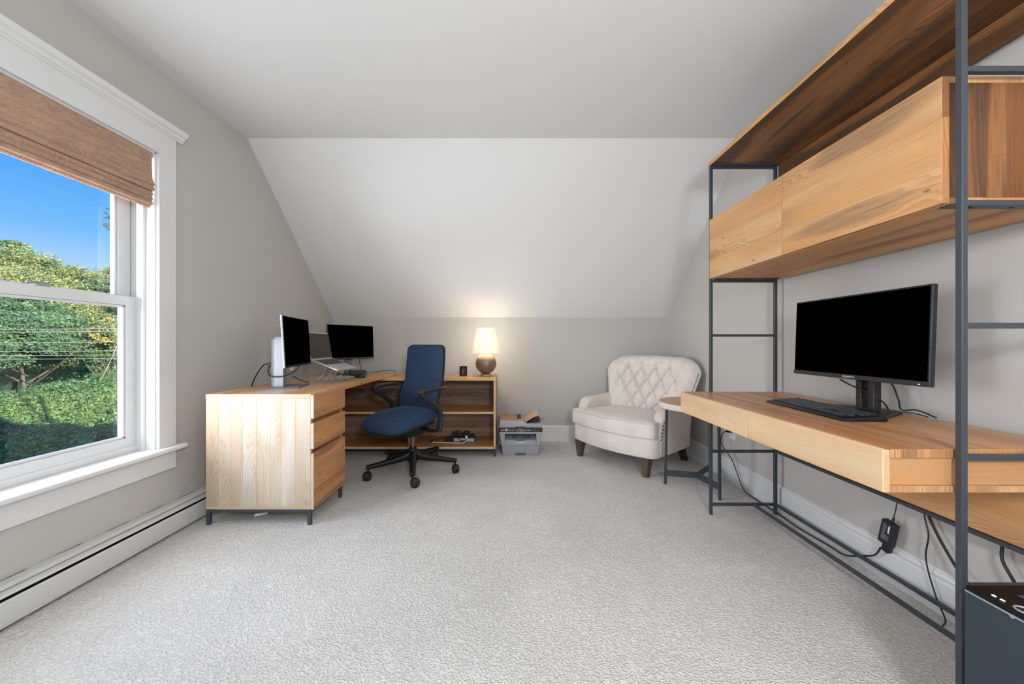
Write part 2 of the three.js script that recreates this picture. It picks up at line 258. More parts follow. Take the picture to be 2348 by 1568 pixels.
/* ───────────── windows of the left wall, the second out of view ───────────── */
function windowUnit(n, w) {
  const g = new THREE.Group(); g.name = 'window_' + n; g.userData.kind = 'structure'; scene.add(g);
  const z0 = -w.d0, z1 = -w.d1, T = M.trim, cw = 0.095;
  // casing
  for (const [a, b] of [[w.d1 - 0.006, w.d1 + cw], [w.d0 - cw, w.d0 + 0.006]]) boxAt('casing', [XL, XL + 0.02], [w.y0 + 0.012, w.y1], [-a, -b], T, g, 0.0015);
  boxAt('head_casing', [XL, XL + 0.021], [w.y1 - 0.006, w.y1 + 0.118], [-(w.d0 - cw), -(w.d1 + cw)], T, g, 0.0015);
  const crown = polygon([[0, 0], [0.026, 0], [0.028, 0.008], [0.036, 0.012], [0.04, 0.026], [0.054, 0.034], [0.06, 0.046], [0.062, 0.056], [0, 0.056]]);
  const cg = extrude(crown, w.d1 - w.d0 + 2 * cw + 0.07); cg.translate(XL, w.y1 + 0.112, z1 - cw - 0.035);
  mesh('crown_moulding', soft(cg, 0.5), T, g);
  boxAt('stool', [XL - 0.09, XL + 0.066], [w.y0 - 0.012, w.y0 + 0.012], [-(w.d0 - cw - 0.03), -(w.d1 + cw + 0.03)], T, g, 0.008);
  boxAt('apron', [XL, XL + 0.02], [w.y0 - 0.118, w.y0 - 0.012], [-(w.d0 - cw), -(w.d1 + cw)], T, g, 0.002);
  // jamb linings with stops
  for (const [d, s] of [[w.d1, -1], [w.d0, 1]]) {
    boxAt('jamb', [XL - 0.2, XL + 0.002], [w.y0, w.y1], [-d, -(d + s * 0.014)], T, g, 0.001);
    boxAt('jamb_stop', [XL - 0.083, XL - 0.045], [w.y0, w.y1], [-(d + s * 0.014), -(d + s * 0.03)], T, g, 0.003);
    boxAt('jamb_track', [XL - 0.17, XL - 0.16], [w.y0, w.y1], [-(d + s * 0.014), -(d + s * 0.026)], T, g, 0.001);
  }
  boxAt('head_jamb', [XL - 0.2, XL + 0.002], [w.y1 - 0.014, w.y1], [z0, z1], T, g, 0.001);
  boxAt('sill', [XL - 0.23, XL - 0.085], [w.y0 - 0.03, w.y0 + 0.006], [z0, z1], T, g, 0.001);
  const a0 = w.d0 + 0.02, a1 = w.d1 - 0.02, ym = w.y0 + 0.49 * (w.y1 - w.y0) + 0.01;
  const sash = (name, x0, x1, y0, y1, bottom, top, stile) => {
    const s = part(name, g), xm = (x0 + x1) / 2;
    boxAt('stile', [x0, x1], [y0, y1], [-a1, -(a1 - stile)], T, s, 0.002); boxAt('stile', [x0, x1], [y0, y1], [-a0, -(a0 + stile)], T, s, 0.002);
    boxAt('bottom_rail', [x0, x1], [y0, y0 + bottom], [-(a0 + stile), -(a1 - stile)], T, s, 0.002); boxAt('top_rail', [x0, x1], [y1 - top, y1], [-(a0 + stile), -(a1 - stile)], T, s, 0.002);
    const bead = 0.012;   // glazing bead inside the frame
    for (const q of [[-(a1 - stile), -(a1 - stile - bead)], [-(a0 + stile), -(a0 + stile + bead)]]) boxAt('glazing_bead', [xm - 0.012, x1 - 0.007], [y0 + bottom, y1 - top], q, T, s, 0.003);
    for (const q of [[y0 + bottom, y0 + bottom + bead], [y1 - top - bead, y1 - top]]) boxAt('glazing_bead', [xm - 0.012, x1 - 0.007], q, [-(a0 + stile), -(a1 - stile)], T, s, 0.003);
    const pane = new THREE.PlaneGeometry(a1 - a0 - 2 * stile, y1 - y0 - bottom - top); pane.rotateY(Math.PI / 2);
    put(mesh('pane', pane, M.glass, s), xm - 0.006, (y0 + bottom + y1 - top) / 2, -(a0 + a1) / 2); return s;
  };
  const low = sash('lower_sash', XL - 0.12, XL - 0.083, w.y0 + 0.012, ym + 0.026, 0.078, 0.048, 0.058);
  sash('upper_sash', XL - 0.162, XL - 0.124, ym - 0.026, w.y1 - 0.014, 0.05, 0.06, 0.06);
  boxAt('rail_lip', [XL - 0.083, XL - 0.077], [w.y0 + 0.012, w.y0 + 0.044], [-a0, -a1], T, low, 0.002);
  const lock = mesh('sash_lock', mergeGeometries([box(0.04, 0.008, 0.05, 0.003).translate(0, 0, 0), box(0.014, 0.01, 0.075, 0.004).translate(0.008, 0.008, 0.012)]), M.silver, low); put(lock, XL - 0.1, ym + 0.03, -(w.d0 + w.d1) / 2 - 0.06);
  return g;
}
WIN.forEach((w, i) => windowUnit(i + 1, w));

/* ───────────── roman shade ───────────── */
{
  const n = noiseField(211), n2 = noiseField(223);
  const t = texture(512, 1024, (u, v, o) => {      // u across threads, v down the reeds
    const reed = v * 84, k = Math.floor(reed), f = reed - k, tone = n(k + 0.5, 3.5 + u * 9, 84, 16), thread = Math.abs(((u * 26 + (k % 2) * 0.5) % 1) - 0.5) < 0.2 ? 1 : 0;
    const round = 0.55 + 0.45 * Math.sin(Math.PI * f), slub = n2(u * 60, k * 3.1, 60, 300);
    const q = (0.9 + 0.12 * tone + 0.1 * (slub - 0.5)) * lerp(f < 0.2 && !thread ? 0.5 : 0.85, 1.02, round);
    o[0] = 198 * q; o[1] = 162 * q * (0.98 + 0.03 * tone); o[2] = 136 * q;
  });
  const bmp = texture(256, 1024, (u, v, o) => { const f = (v * 84) % 1, thread = Math.abs(((u * 26 + (Math.floor(v * 84) % 2) * 0.5) % 1) - 0.5) < 0.2 ? 0.7 : 1; o[0] = o[1] = o[2] = 255 * Math.sin(Math.PI * f) * thread; }, false);
  const mat = phys({ map: t, bumpMap: bmp, bumpScale: 0.0012, roughness: 0.9, transmission: 0.12, thickness: 0, side: THREE.DoubleSide });
  const s = thing('roman_shade', 'tan woven wood roman shade folded at the top of the window', 'window shade', [XL - 0.012, 2.086, -1.52]);
  const w0 = 0.455;
  const slab = (name, pts, thick, parent) => { // profile (x into room, y) swept along z
    const f = (side) => (u, v) => { const k = v * (pts.length - 1), i = Math.min(pts.length - 2, Math.floor(k)), q = k - i, x = lerp(pts[i][0], pts[i + 1][0], q), y = lerp(pts[i][1], pts[i + 1][1], q); return v3(x + side * thick / 2, y, lerp(-w0, w0, u)); };
    const g = sheet(2, pts.length * 3, f(-1), f(1)); const uv = g.attributes.uv, p = g.attributes.position; for (let i = 0; i < uv.count; i++) uv.setXY(i, p.getZ(i) / 0.5, p.getY(i) / 0.62); return mesh(name, g, mat, parent);
  };
  put(mesh('head_rail', box(0.03, 0.03, 0.91, 0.002), M.trim, s), -0.014, -0.016, 0);
  slab('flat_panel', [[0.008, 0], [0.009, -0.08], [0.012, -0.146], [0.02, -0.158], [0.012, -0.168]], 0.003, s);
  for (let i = 0; i < 5; i++) { const y = -0.15 - i * 0.0255, o = 0.003 * Math.sin(i * 2.1) - 0.0035 * i; slab('fold', [[-0.014, y - 0.004], [0.006 + o, y - 0.001], [0.02 + o, y - 0.01], [0.025 + o, y - 0.024], [0.018 + o, y - 0.035], [-0.004 + o, y - 0.028]], 0.0035, s); }
  slab('bottom_hem', [[-0.012, -0.27], [-0.002, -0.276], [0.001, -0.29], [-0.006, -0.298]], 0.004, s);
}

/* ───────────── baseboard heater ───────────── */
{
  const L = DB - REAR - 0.02, s = thing('baseboard_heater', 'long white hydronic baseboard heater along the wall under the window', 'heater', [XL, 0, -(DB + REAR) / 2]);
  const ex = (pts) => { const g = extrude(polygon(pts), L); g.translate(0, 0, -L / 2); return soft(g, 0.4); };
  mesh('back_plate', ex([[0, 0.006], [0.006, 0.006], [0.006, 0.158], [0, 0.158]]), M.heater, s);
  mesh('top_cover', ex([[0, 0.158], [0.048, 0.158], [0.06, 0.152], [0.061, 0.146], [0.057, 0.146], [0.046, 0.154], [0, 0.154]]), M.heater, s);
  mesh('damper', ex([[0.05, 0.139], [0.066, 0.127], [0.07, 0.12], [0.067, 0.119], [0.062, 0.125], [0.049, 0.135]]), M.heater, s);
  mesh('front_panel', ex([[0.066, 0.012], [0.076, 0.014], [0.08, 0.03], [0.08, 0.104], [0.076, 0.111], [0.07, 0.108], [0.073, 0.1], [0.073, 0.03], [0.066, 0.02]]), M.heater, s);
  mesh('fin_pack', ex([[0.01, 0.05], [0.06, 0.05], [0.06, 0.1], [0.01, 0.1]]), M.heaterDark, s);
  mesh('painted_gap_shade', ex([[0.006, 0.006], [0.008, 0.006], [0.008, 0.153], [0.006, 0.153]]), M.heaterDark, s);  // dark sheet: shade inside the heater gaps put into the colour
}

/* ───────────── L-shaped desk: slab with drawer pedestal ───────────── */
const DT = 0.7625;
{
  const s = thing('desk', 'orange wood desk with its brightly lit near side coloured pale and three drawers on the left wall', 'desk');
  const x0 = -1.773, x1 = -1.165, d0 = 2.128, d1 = 2.53;
  planked('desktop', [x0, x1 + 0.003], [0.735, DT], [-d0, -3.72], 'z', 'x', [1.2, 1, 1.3, 0.9, 1.1], [wood('honey', '#f0dcc8', 0.34), wood('honey', '#ffe8d0', 0.34), wood('pale', '#f0d4b0', 0.34), wood('honey', '#e8cdb0', 0.34), wood('honey', '#ffdcb4', 0.34)], s, 0.002);
  planked('side_panel', [x0, x1], [0.11, 0.735], [-d0, -(d0 + 0.02)], 'y', 'x', [125, 120, 120, 135, 140, 115, 135, 150], [wood('pale', '#f3d8b4'), wood('pale', '#f6ead9'), wood('pale', '#ead7c0'), wood('pale', '#fff6e8'), wood('pale', '#eedbc6'), wood('pale', '#f3e7d6'), wood('pale', '#fbeedd'), wood('pale', '#e9d6c2')], s);  // pale tones carry the bright light falling on this side
  boardAt('bottom_panel', [x0, x1], [0.092, 0.11], [-d0, -d1], 'x', wood('pale', '#f2dabb'), s);
  planked('side_panel', [x0, x1], [0.11, 0.735], [-(d1 - 0.02), -d1], 'y', 'x', [1, 1, 1, 1, 1], [wood('amber'), wood('amber', '#f0d8c0')], s);
  boardAt('back_panel', [x0, x0 + 0.015], [0.11, 0.735], [-(d0 + 0.02), -(d1 - 0.02)], 'y', wood('amber'), s);
  boardAt('inner_panel', [x1 - 0.03, x1 - 0.012], [0.11, 0.735], [-(d0 + 0.02), -(d1 - 0.02)], 'z', wood('amber', '#c9a080'), s);
  const fx = [x1 + 0.001, x1 + 0.019];
  const rows = [[0.617, 0.7595], [0.442, 0.593], [0.089, 0.417]];
  rows.forEach(([a, b], i) => {
    const dr = part('drawer', s);
    if (i < 2) boardAt('drawer_front', fx, [a, b], [-d0, -(d1 + 0.002)], 'z', wood('amber', i ? '#fff0e2' : '#f0dcc8', 0.45), dr, 0.005);
    else { boardAt('drawer_front', fx, [a, a + 0.115], [-d0, -(d1 + 0.002)], 'z', wood('amber', '#d8c4b0', 0.45), dr, 0.004); boardAt('drawer_front', fx, [a + 0.1155, b], [-d0, -(d1 + 0.002)], 'z', wood('amber', '#ffefdf', 0.45), dr, 0.004); }
  });
  boardAt('front_edge', [x0, x1 + 0.003], [0.7352, DT - 0.0002], [-(d0 - 0.0025), -(d0 - 0.0002)], 'x', wood('pale', '#ded8cc'), s, 0.0008);
  rows.forEach(([a, b]) => boardAt('drawer_edge', [fx[0] + 0.001, fx[1] - 0.001], [a + 0.004, b - 0.004], [-(d0 - 0.0016), -d0], 'y', wood('pale', '#fff6e6'), s, 0));
  // steel base
  const Y = [0.074, 0.092], w = 0.02, frame = part('base_frame', s);
  for (const d of [d0 + 0.001, d1 - w]) boxAt('rail', [x0, x1], Y, [-d, -(d + w)], M.steel, frame, 0.0015);
  for (const x of [x0, x1 - w]) boxAt('rail', [x, x + w], Y, [-(d0 + w), -(d1 - w)], M.steel, frame, 0.0015);
  for (const x of [x0, x1 - w]) for (const d of [d0 + 0.001, d1 - w]) boxAt('leg', [x, x + w], [0, 0.075], [-d, -(d + w)], M.steel, s, 0.0015);
}

/* ───────────── low bookcase along the back wall ───────────── */
{
  const s = thing('bookcase', 'low open wooden bookcase with dark plank back under the lamp', 'bookcase');
  const x0 = -1.80, x1 = -0.142, d0 = 3.416, d1 = 3.846, edge = wood('honey', '#f0dcc0');
  planked('top_panel', [x0, x1], [0.709, 0.734], [-d0, -d1], 'x', 'z', [1, 1.2, 1], [wood('honey', '#f6d3a8', 0.4), wood('honey', '#ffdcb0', 0.4), wood('honey', '#eccb9e', 0.4)], s, 0.003);
  boardAt('end_panel', [x1 - 0.022, x1 - 0.002], [0.094, 0.709], [-(d0 + 0.003), -d1], 'y', edge, s);
  boardAt('end_panel', [x0, x0 + 0.02], [0.094, 0.709], [-(d0 + 0.003), -d1], 'y', edge, s);
  boardAt('divider', [-0.966, -0.946], [0.094, 0.709], [-(d0 + 0.006), -(d1 - 0.02)], 'y', wood('honey', '#dcb894'), s);
  for (const [a, b] of [[x0 + 0.02, -0.966], [-0.946, x1 - 0.022]]) planked('shelf', [a, b], [0.397, 0.417], [-(d0 + 0.006), -(d1 - 0.025)], 'x', 'z', [1, 1, 1], [wood('honey', '#e6c4a0'), wood('amber', '#e6d4c4'), wood('amber', '#dccabc')], s);
  planked('bottom_panel', [x0, x1], [0.074, 0.094], [-d0, -d1], 'x', 'z', [1, 1.1, 1], [wood('honey', '#e2c09c'), wood('amber', '#e0d0c0'), wood('amber', '#eadaca')], s);
  const R = ['#ffffff', '#2a1a14', '#986848', '#f4e6d8', '#ffffff', '#6c5c54', '#ffeedd'];
  planked('back_panel', [x0 + 0.02, x1 - 0.022], [0.094, 0.709], [-(d1 - 0.02), -(d1 - 0.003)], 'x', 'y', [1.05, 0.9, 1.2, 0.85, 0.95, 1.1, 1.5], [R[6], R[5], R[4], R[3], R[2], R[1], R[0]].map((c) => wood('rustic', c, 0.6)), s);
  const pale = wood('blond', '#fff0dc');
  for (const y of [0.397, 0.074]) boardAt('front_edge', [x0, x1 - 0.022], [y + 0.0005, y + 0.0195], [-(d0 + (y > 0.1 ? 0.0045 : -0.0015)), -(d0 + (y > 0.1 ? 0.006 : 0))], 'x', pale, s, 0);
  boardAt('front_edge', [x1 - 0.0215, x1 - 0.0025], [0.095, 0.708], [-(d0 + 0.0015), -(d0 + 0.003)], 'y', pale, s, 0);
  boardAt('front_edge', [x0, x1], [0.71, 0.733], [-(d0 - 0.0015), -d0], 'x', pale, s, 0);
  const w = 0.02, f = part('base_frame', s);
  for (const d of [d0 + 0.002, d1 - w]) boxAt('rail', [x0, x1], [0.058, 0.074], [-d, -(d + w)], M.steel, f, 0.0015);
  for (const x of [x0, -0.97, x1 - w]) for (const d of [d0 + 0.002, d1 - w]) boxAt('leg', [x, x + w], [0, 0.06], [-d, -(d + w)], M.steel, s, 0.0015);
}

/* ───────────── office chair ───────────── */
{
  const weaveN = noiseField(301);
  const fabric = texture(512, 512, (u, v, o) => { const a = 0.5 + 0.5 * Math.sin(u * 512) * Math.cos(v * 640), q = 0.7 + 0.34 * weaveN(u * 150, v * 150, 150, 150) + 0.1 * a; o[0] = 40 * q; o[1] = 66 * q; o[2] = 98 * q; });
  const fb = texture(512, 512, (u, v, o) => { const q = 0.5 * weaveN(u * 180, v * 180, 180, 180) + 0.5 * weaveN(u * 90, v * 90, 90, 90); o[0] = o[1] = o[2] = 255 * q; }, false);
  const ripple = texture(512, 1024, (u, v, o) => { const row = v * 52, off = Math.floor(row) % 2 * 0.5, c = Math.sin(Math.PI * (row % 1)) * (0.55 + 0.45 * Math.sin(2 * Math.PI * (u * 19 + off + 0.35 * weaveN(u * 14, v * 40, 14, 40)))); const amp = lerp(1.0, 0.35, smooth(0.2, 0.85, v)); o[0] = o[1] = o[2] = 60 + 150 * c * amp + 40 * weaveN(u * 200, v * 300, 200, 300); }, false);
  const seatM = phys({ map: fabric, bumpMap: fb, bumpScale: 0.002, roughness: 0.9, sheen: 0.6, sheenColor: new THREE.Color('#6f9bd0'), sheenRoughness: 0.5 }), backM = phys({ map: fabric, bumpMap: ripple, bumpScale: 0.014, roughness: 0.88, sheen: 0.5, sheenColor: new THREE.Color('#6f9bd0'), sheenRoughness: 0.5 });
  const s = thing('office_chair', 'blue fabric swivel office chair with black arms on five casters', 'office chair', [-0.811, 0, -3.024], -34 * Math.PI / 180);
  // five-star base; spokes as seen: one straight at the camera side
  const turn = 34 * Math.PI / 180;
  for (let k = 0; k < 5; k++) {
    const dir = v3(Math.cos((75.3 + 72 * k) * Math.PI / 180), 0, Math.sin((75.3 + 72 * k) * Math.PI / 180)).applyAxisAngle(v3(0, 1, 0), turn), side = v3(-dir.z, 0, dir.x);
    const rings = [];
    for (let i = 0; i <= 14; i++) { const t = i / 14, r = lerp(0.02, 0.365, t), hw = lerp(0.03, 0.019, t), top = 0.185 - 0.09 * Math.pow(t, 0.55) + 0.012 * t, th = lerp(0.075, 0.022, Math.pow(t, 0.5)); const c = dir.clone().multiplyScalar(r); rings.push([[-1, -0.2], [-0.8, 0], [-0.35, 0.0], [0.35, 0.0], [0.8, 0], [1, -0.2], [1, -0.9], [-1, -0.9]].map(([p, q]) => c.clone().addScaledVector(side, p * hw).setY(top + q * th + (Math.abs(p) < 0.5 && q === 0 ? 0.006 : 0)))); }
    mesh('base_spoke', loft(rings.map((r) => r.reverse())), M.black, s);
    const tip = dir.clone().multiplyScalar(0.35), yaw = [2.4, 0.5, 2.0, -0.6, 1.1][k], c = part('caster', s); c.position.set(tip.x, 0, tip.z); c.rotation.y = yaw;
    for (const sx of [-1, 1]) { const wg = new THREE.LatheGeometry([[0, -0.012], [0.024, -0.012], [0.0325, -0.008], [0.0345, 0], [0.0325, 0.008], [0.018, 0.0125], [0, 0.0135]].map(([a2, b2]) => new THREE.Vector2(a2, b2)), 32); wg.rotateZ(-sx * Math.PI / 2); put(mesh('wheel', wg, M.rubber, c), sx * 0.0135, 0.0345, 0.018); }
    const hood = new THREE.SphereGeometry(0.037, 24, 12, 0, Math.PI * 2, 0, Math.PI * 0.45); hood.scale(0.62, 1, 1); put(mesh('hood', hood, M.black, c), 0, 0.0355, 0.018);
    put(mesh('stem', new THREE.CylinderGeometry(0.008, 0.008, 0.035, 12), M.black, c), 0, 0.078, 0);
  }
  mesh('hub', new THREE.LatheGeometry([[0, 0.085], [0.04, 0.085], [0.043, 0.1], [0.036, 0.16], [0.032, 0.197], [0.028, 0.2], [0, 0.2]].map(([a, b]) => new THREE.Vector2(a, b)), 32), M.black, s);
  put(mesh('gas_lift', new THREE.CylinderGeometry(0.0155, 0.0155, 0.13, 24), phys({ color: '#77736c', roughness: 0.25, metalness: 0.9 }), s), 0, 0.25, 0);
  mesh('tilt_mechanism', loft([[0.30, 0.05, 0.06], [0.315, 0.075, 0.1], [0.36, 0.085, 0.14], [0.4, 0.11, 0.18], [0.415, 0.11, 0.18]].map(([y, a, b]) => Array.from({ length: 24 }, (_, i) => { const t = -i / 24 * 2 * Math.PI, e = 0.5; return v3(Math.sign(Math.cos(t)) * Math.pow(Math.abs(Math.cos(t)), e) * a, y, Math.sign(Math.sin(t)) * Math.pow(Math.abs(Math.sin(t)), e) * b + 0.02); }))), M.black, s);
  mesh('lever', rod(v3(-0.08, 0.345, 0.06), v3(-0.2, 0.362, 0.1), 0.005), std('#8d8f92', 0.4), s);
  // seat: waterfall cushion
  const outline = (i, n, gx, gz) => { const t = -i / n * 2 * Math.PI, c = Math.cos(t), q = Math.sin(t); return [Math.sign(c) * Math.pow(Math.abs(c), 0.55) * gx, Math.sign(q) * Math.pow(Math.abs(q), 0.6) * gz]; };
  const seatY = (x, z) => 0.522 - 0.075 * Math.pow(clamp((z - 0.02) / 0.36), 2.4) - 0.018 * Math.pow(Math.abs(x) / 0.25, 3) + 0.012 * Math.exp(-z * z / 0.05) * 0;
  const NS = 72, prof = [[0.30, 0], [0.62, 0], [0.85, 0.0], [0.95, 0.006], [0.99, 0.02], [1.0, 0.036], [0.985, 0.055], [0.95, 0.068]];
  const rings = [...prof.map(([k, dy]) => Array.from({ length: NS }, (_, i) => { const [x, z] = outline(i, NS, 0.252 * k, 0.245 * k); return v3(x, seatY(x, z + 0.125) - dy, z + 0.125); }))];
  mesh('seat', loft(rings), seatM, s);
  mesh('seat_pan', loft([[0.955, 0.066], [0.93, 0.082], [0.72, 0.112], [0.4, 0.12]].map(([k, dy]) => Array.from({ length: NS }, (_, i) => { const [x, z] = outline(i, NS, 0.252 * k, 0.245 * k); return v3(x, seatY(x, z + 0.125) - dy, z + 0.125); }))), M.blackSoft, s);
  // back: tall slightly curved panel in a thin black frame
  const backAt = (u, v, off, grow = 0) => {
    const Y = lerp(0.47, 1.04, v), w = lerp(0.225, 0.215, v) + grow, r = 0.055, yTop = 1.04 + grow, yBot = 0.47 - grow;
    let y = lerp(yBot, yTop, v), cut = 0; const dy = Math.min(yTop - y, y - yBot); if (dy < r) cut = r - Math.sqrt(Math.max(0, r * r - (r - dy) * (r - dy)));
    const x = (u * 2 - 1) * (w - cut), z = -0.085 - 0.075 * v - 0.03 * Math.sin(v * Math.PI) * 0.4 + 0.03 * Math.sin(Math.PI * clamp(v * 2.2)) + 0.03 * (x / 0.22) * (x / 0.22);
    return v3(x, y, z + off);
  };
  const puff = (u, v) => 0.012 * Math.pow(Math.max(0, 16 * u * (1 - u) * v * (1 - v)), 0.28);
  mesh('backrest', sheet(60, 120, (u, v) => backAt(u, v, puff(u, v)), (u, v) => backAt(u, v, -0.008), 1, 1), backM, s);
  const rim = (k) => { const pts = []; for (let i = 0; i <= 120; i++) { const t = i / 120 * 4; const [u, v] = t < 1 ? [t, 0] : t < 2 ? [1, t - 1] : t < 3 ? [3 - t, 1] : [0, 4 - t]; pts.push(backAt(u, v, -0.006, 0.003)); } return pts; };
  mesh('back_frame', sheet(40, 80, (u, v) => backAt(u, v, -0.004, 0.006), (u, v) => backAt(u, v, -0.028, 0.004)), M.blackSoft, s);
  mesh('back_support', strip([v3(0, 0.39, -0.02), v3(0, 0.385, -0.12), v3(0, 0.44, -0.16), v3(0, 0.6, -0.135)], 0.09, 0.022, v3(1, 0, 0)), M.black, s);
  for (const sx of [-1, 1]) {
    const a = part('armrest', s), x = sx * 0.285;
    mesh('arm_support', strip([v3(x, 0.37, -0.015), v3(x, 0.47, -0.03), v3(x, 0.53, -0.015), v3(x, 0.59, 0.05), v3(x, 0.645, 0.13), v3(x, 0.672, 0.165), v3(x, 0.69, 0.16)], 0.05, 0.03, v3(1, 0, 0), 50), phys({ color: '#25272b', roughness: 0.45 }), a);
    mesh('arm_pad', strip([v3(x, 0.68, 0.185), v3(x, 0.696, 0.16), v3(x, 0.703, 0.08), v3(x, 0.705, 0.0), v3(x, 0.702, -0.075)], 0.07, 0.026, v3(1, 0, 0), 40, (t) => Math.pow(Math.sin(Math.PI * clamp(0.12 + 0.8 * t)), 0.35)), phys({ color: '#2a2623', roughness: 0.42 }), a);
    mesh('arm_bracket', strip([v3(sx * 0.1, 0.372, 0.0), v3(sx * 0.2, 0.362, -0.01), v3(sx * 0.29, 0.375, -0.015)], 0.05, 0.02, v3(0, 0, 1)), M.black, a);
  }
}

/* ───────────── tufted armchair ───────────── */
{
  const n = noiseField(401);
  const linen = texture(512, 512, (u, v, o) => { const q = 0.93 + 0.07 * n(u * 170, v * 230, 170, 230) + 0.05 * (n(u * 6, v * 6, 6, 6) - 0.5); o[0] = 226 * q; o[1] = 218 * q; o[2] = 208 * q; });
  linen.repeat.set(2, 2);
  const lb = texture(256, 256, (u, v, o) => { o[0] = o[1] = o[2] = 255 * n(u * 128, v * 128, 128, 128); }, false);
  const cloth = phys({ map: linen, bumpMap: lb, bumpScale: 0.0006, roughness: 0.93, sheen: 0.25, sheenColor: new THREE.Color('#ffffff'), sheenRoughness: 0.7 });
  const legM = phys({ map: TEX.rustic, color: '#90908e', roughness: 0.55 }), nailM = phys({ color: '#4a3f38', roughness: 0.4, metalness: 0.7 });
  const s = thing('armchair', 'cream tufted armchair with nailhead trim and wooden legs in the corner', 'armchair', [1.09, 0, -3.35], -52.7 * Math.PI / 180);
  const front = (x, z0, bow) => z0 - bow * Math.pow(x / 0.42, 2);
  // plan outline, counterclockwise as shape (x, -z)
  const plan = (hw, hwBack, zf, bow, zb, round) => { const sh = new THREE.Shape(), pts = [];
    for (let i = 0; i <= 24; i++) { const x = lerp(-hw + round, hw - round, i / 24); pts.push([x, -front(x, zf, bow)]); }
    const zc = front(hw - round, zf, bow); for (let i = 1; i <= 6; i++) { const t = i / 6 * Math.PI / 2; pts.push([hw - round + round * Math.sin(t), -(zc - round + round * Math.cos(t))]); }
    for (let i = 1; i <= 12; i++) { const t = i / 12 * Math.PI / 2; pts.push([hwBack - 0.16 + 0.16 * Math.cos(t), -(zb + 0.16 - 0.16 * Math.sin(t))]); }
    for (let i = 12; i >= 1; i--) { const t = i / 12 * Math.PI / 2; pts.push([-(hwBack - 0.16 + 0.16 * Math.cos(t)), -(zb + 0.16 - 0.16 * Math.sin(t))]); }
    for (let i = 6; i >= 1; i--) { const t = i / 6 * Math.PI / 2; pts.push([-(hw - round + round * Math.sin(t)), -(zc - round + round * Math.cos(t))]); }
    return pts; };
  const slab = (pts, y0, y1, bevel) => { const g = extrude(polygon(pts), y1 - y0, bevel, 4); g.rotateX(-Math.PI / 2); g.translate(0, y0, 0); return soft(g, 0.9); };
  mesh('seat_base', slab(plan(0.43, 0.41, 0.375, 0.075, -0.40, 0.09), 0.15, 0.312, 0.018), cloth, s);
  // cushion
  // T-shaped: it comes round in front of the arms
  const cp = (() => { const half = []; for (let k = 0; k <= 16; k++) { const x = lerp(0, 0.385, k / 16); half.push([x, front(x, 0.392, 0.07)]); } const zc = front(0.385, 0.392, 0.07); for (let k = 1; k <= 6; k++) { const t = k / 6 * Math.PI / 2; half.push([0.385 + 0.045 * Math.sin(t), zc - 0.045 + 0.045 * Math.cos(t)]); } half.push([0.43, 0.262]); half.push([0.425, 0.245]); half.push([0.405, 0.24]); half.push([0.36, 0.24]); half.push([0.343, 0.232]); half.push([0.338, 0.215]); half.push([0.335, 0.1], [0.33, -0.1], [0.31, -0.2], [0.25, -0.24], [0.12, -0.25]);
    return [...half.map(([x, z]) => [x, -z]), ...half.slice(1).reverse().map(([x, z]) => [-x, -z])]; })();
  const rings = []; for (const [k, y] of [[0.2, 0.308], [0.9, 0.308], [0.97, 0.311], [0.995, 0.325], [1.0, 0.37], [0.995, 0.415], [0.975, 0.432], [0.94, 0.439], [0.8, 0.449], [0.55, 0.454], [0.25, 0.456], [0.05, 0.4562]]) rings.push(cp.map(([x, q]) => v3(x * k, y, -(q + 0.1) * k + 0.1)).reverse());
  const cushion = mesh('seat_cushion', metricUV(loft(rings)), cloth, s);
  for (const y of [0.318, 0.431]) mesh('piping', new THREE.TubeGeometry(new THREE.CatmullRomCurve3(cp.map(([x, q]) => v3(x * 0.992, y, -(q + 0.1) * 0.992 + 0.1)), true), 300, 0.0045, 6, true), cloth, cushion);
  // back shell
  const B = { y0: 0.30, top: 0.94 };
  const edgeTop = (u) => { const t = clamp((Math.abs(u) - 0.58) / 0.42), r = 0.2; return B.top - 0.022 * u * u - r * (1 - Math.sqrt(Math.max(0, 1 - t * t))) * 0.82; };
  const frame = (u, v) => { const y = lerp(B.y0, edgeTop(u), v), hv = clamp((y - B.y0) / (B.top - B.y0)), hw = lerp(0.385, 0.482, smooth(0.1, 0.95, hv)), ang = u * 0.52, zc = lerp(-0.215, -0.36, hv), x = hw * Math.sin(ang) / Math.sin(0.52), z = zc + (1 - Math.cos(ang)) * hw * lerp(1.35, 0.72, hv); return { p: v3(x, y, z), n: v3(-Math.sin(ang * 1.1), 0.1, Math.cos(ang * 1.1)).normalize(), x, y }; };
  const SX = 0.15, SY = 0.105, Y1 = 0.82;
  const tuft = (x, y) => {
    const q = (Y1 - y) / SY, a = x / SX + 0.5 + q / 2, b = x / SX + 0.5 - q / 2, dia = Math.pow(Math.abs(Math.sin(Math.PI * a) * Math.sin(Math.PI * b)), 0.36);
    const pleatTop = Math.pow(Math.abs(Math.cos(Math.PI * (x / SX))), 0.4);                      // pleats run up from the top row
    const inX = 1 - smooth(lerp(0.27, 0.10, clamp(q - 1.2, 0, 3) / 3), lerp(0.40, 0.2, clamp(q - 1.2, 0, 3) / 3), Math.abs(x)), up = smooth(0.81, 0.835, y), low = smooth(0.36, 0.42, y);
    return lerp(0.62, lerp(dia, lerp(pleatTop, 0.85, smooth(0.84, 0.93, y)), up), inX * low);
  };
  const rim = (u, v) => { const e = Math.min(clamp((1 - Math.abs(u)) / 0.10), clamp((1 - v) / 0.10)); return Math.sqrt(clamp(1 - (1 - e) * (1 - e))); };
  const frontF = (a, v) => { const u = a * 2 - 1, f = frame(u, v); return f.p.addScaledVector(f.n, -0.03 + rim(u, v) * (0.05 + 0.05 * tuft(f.x, f.y))); };
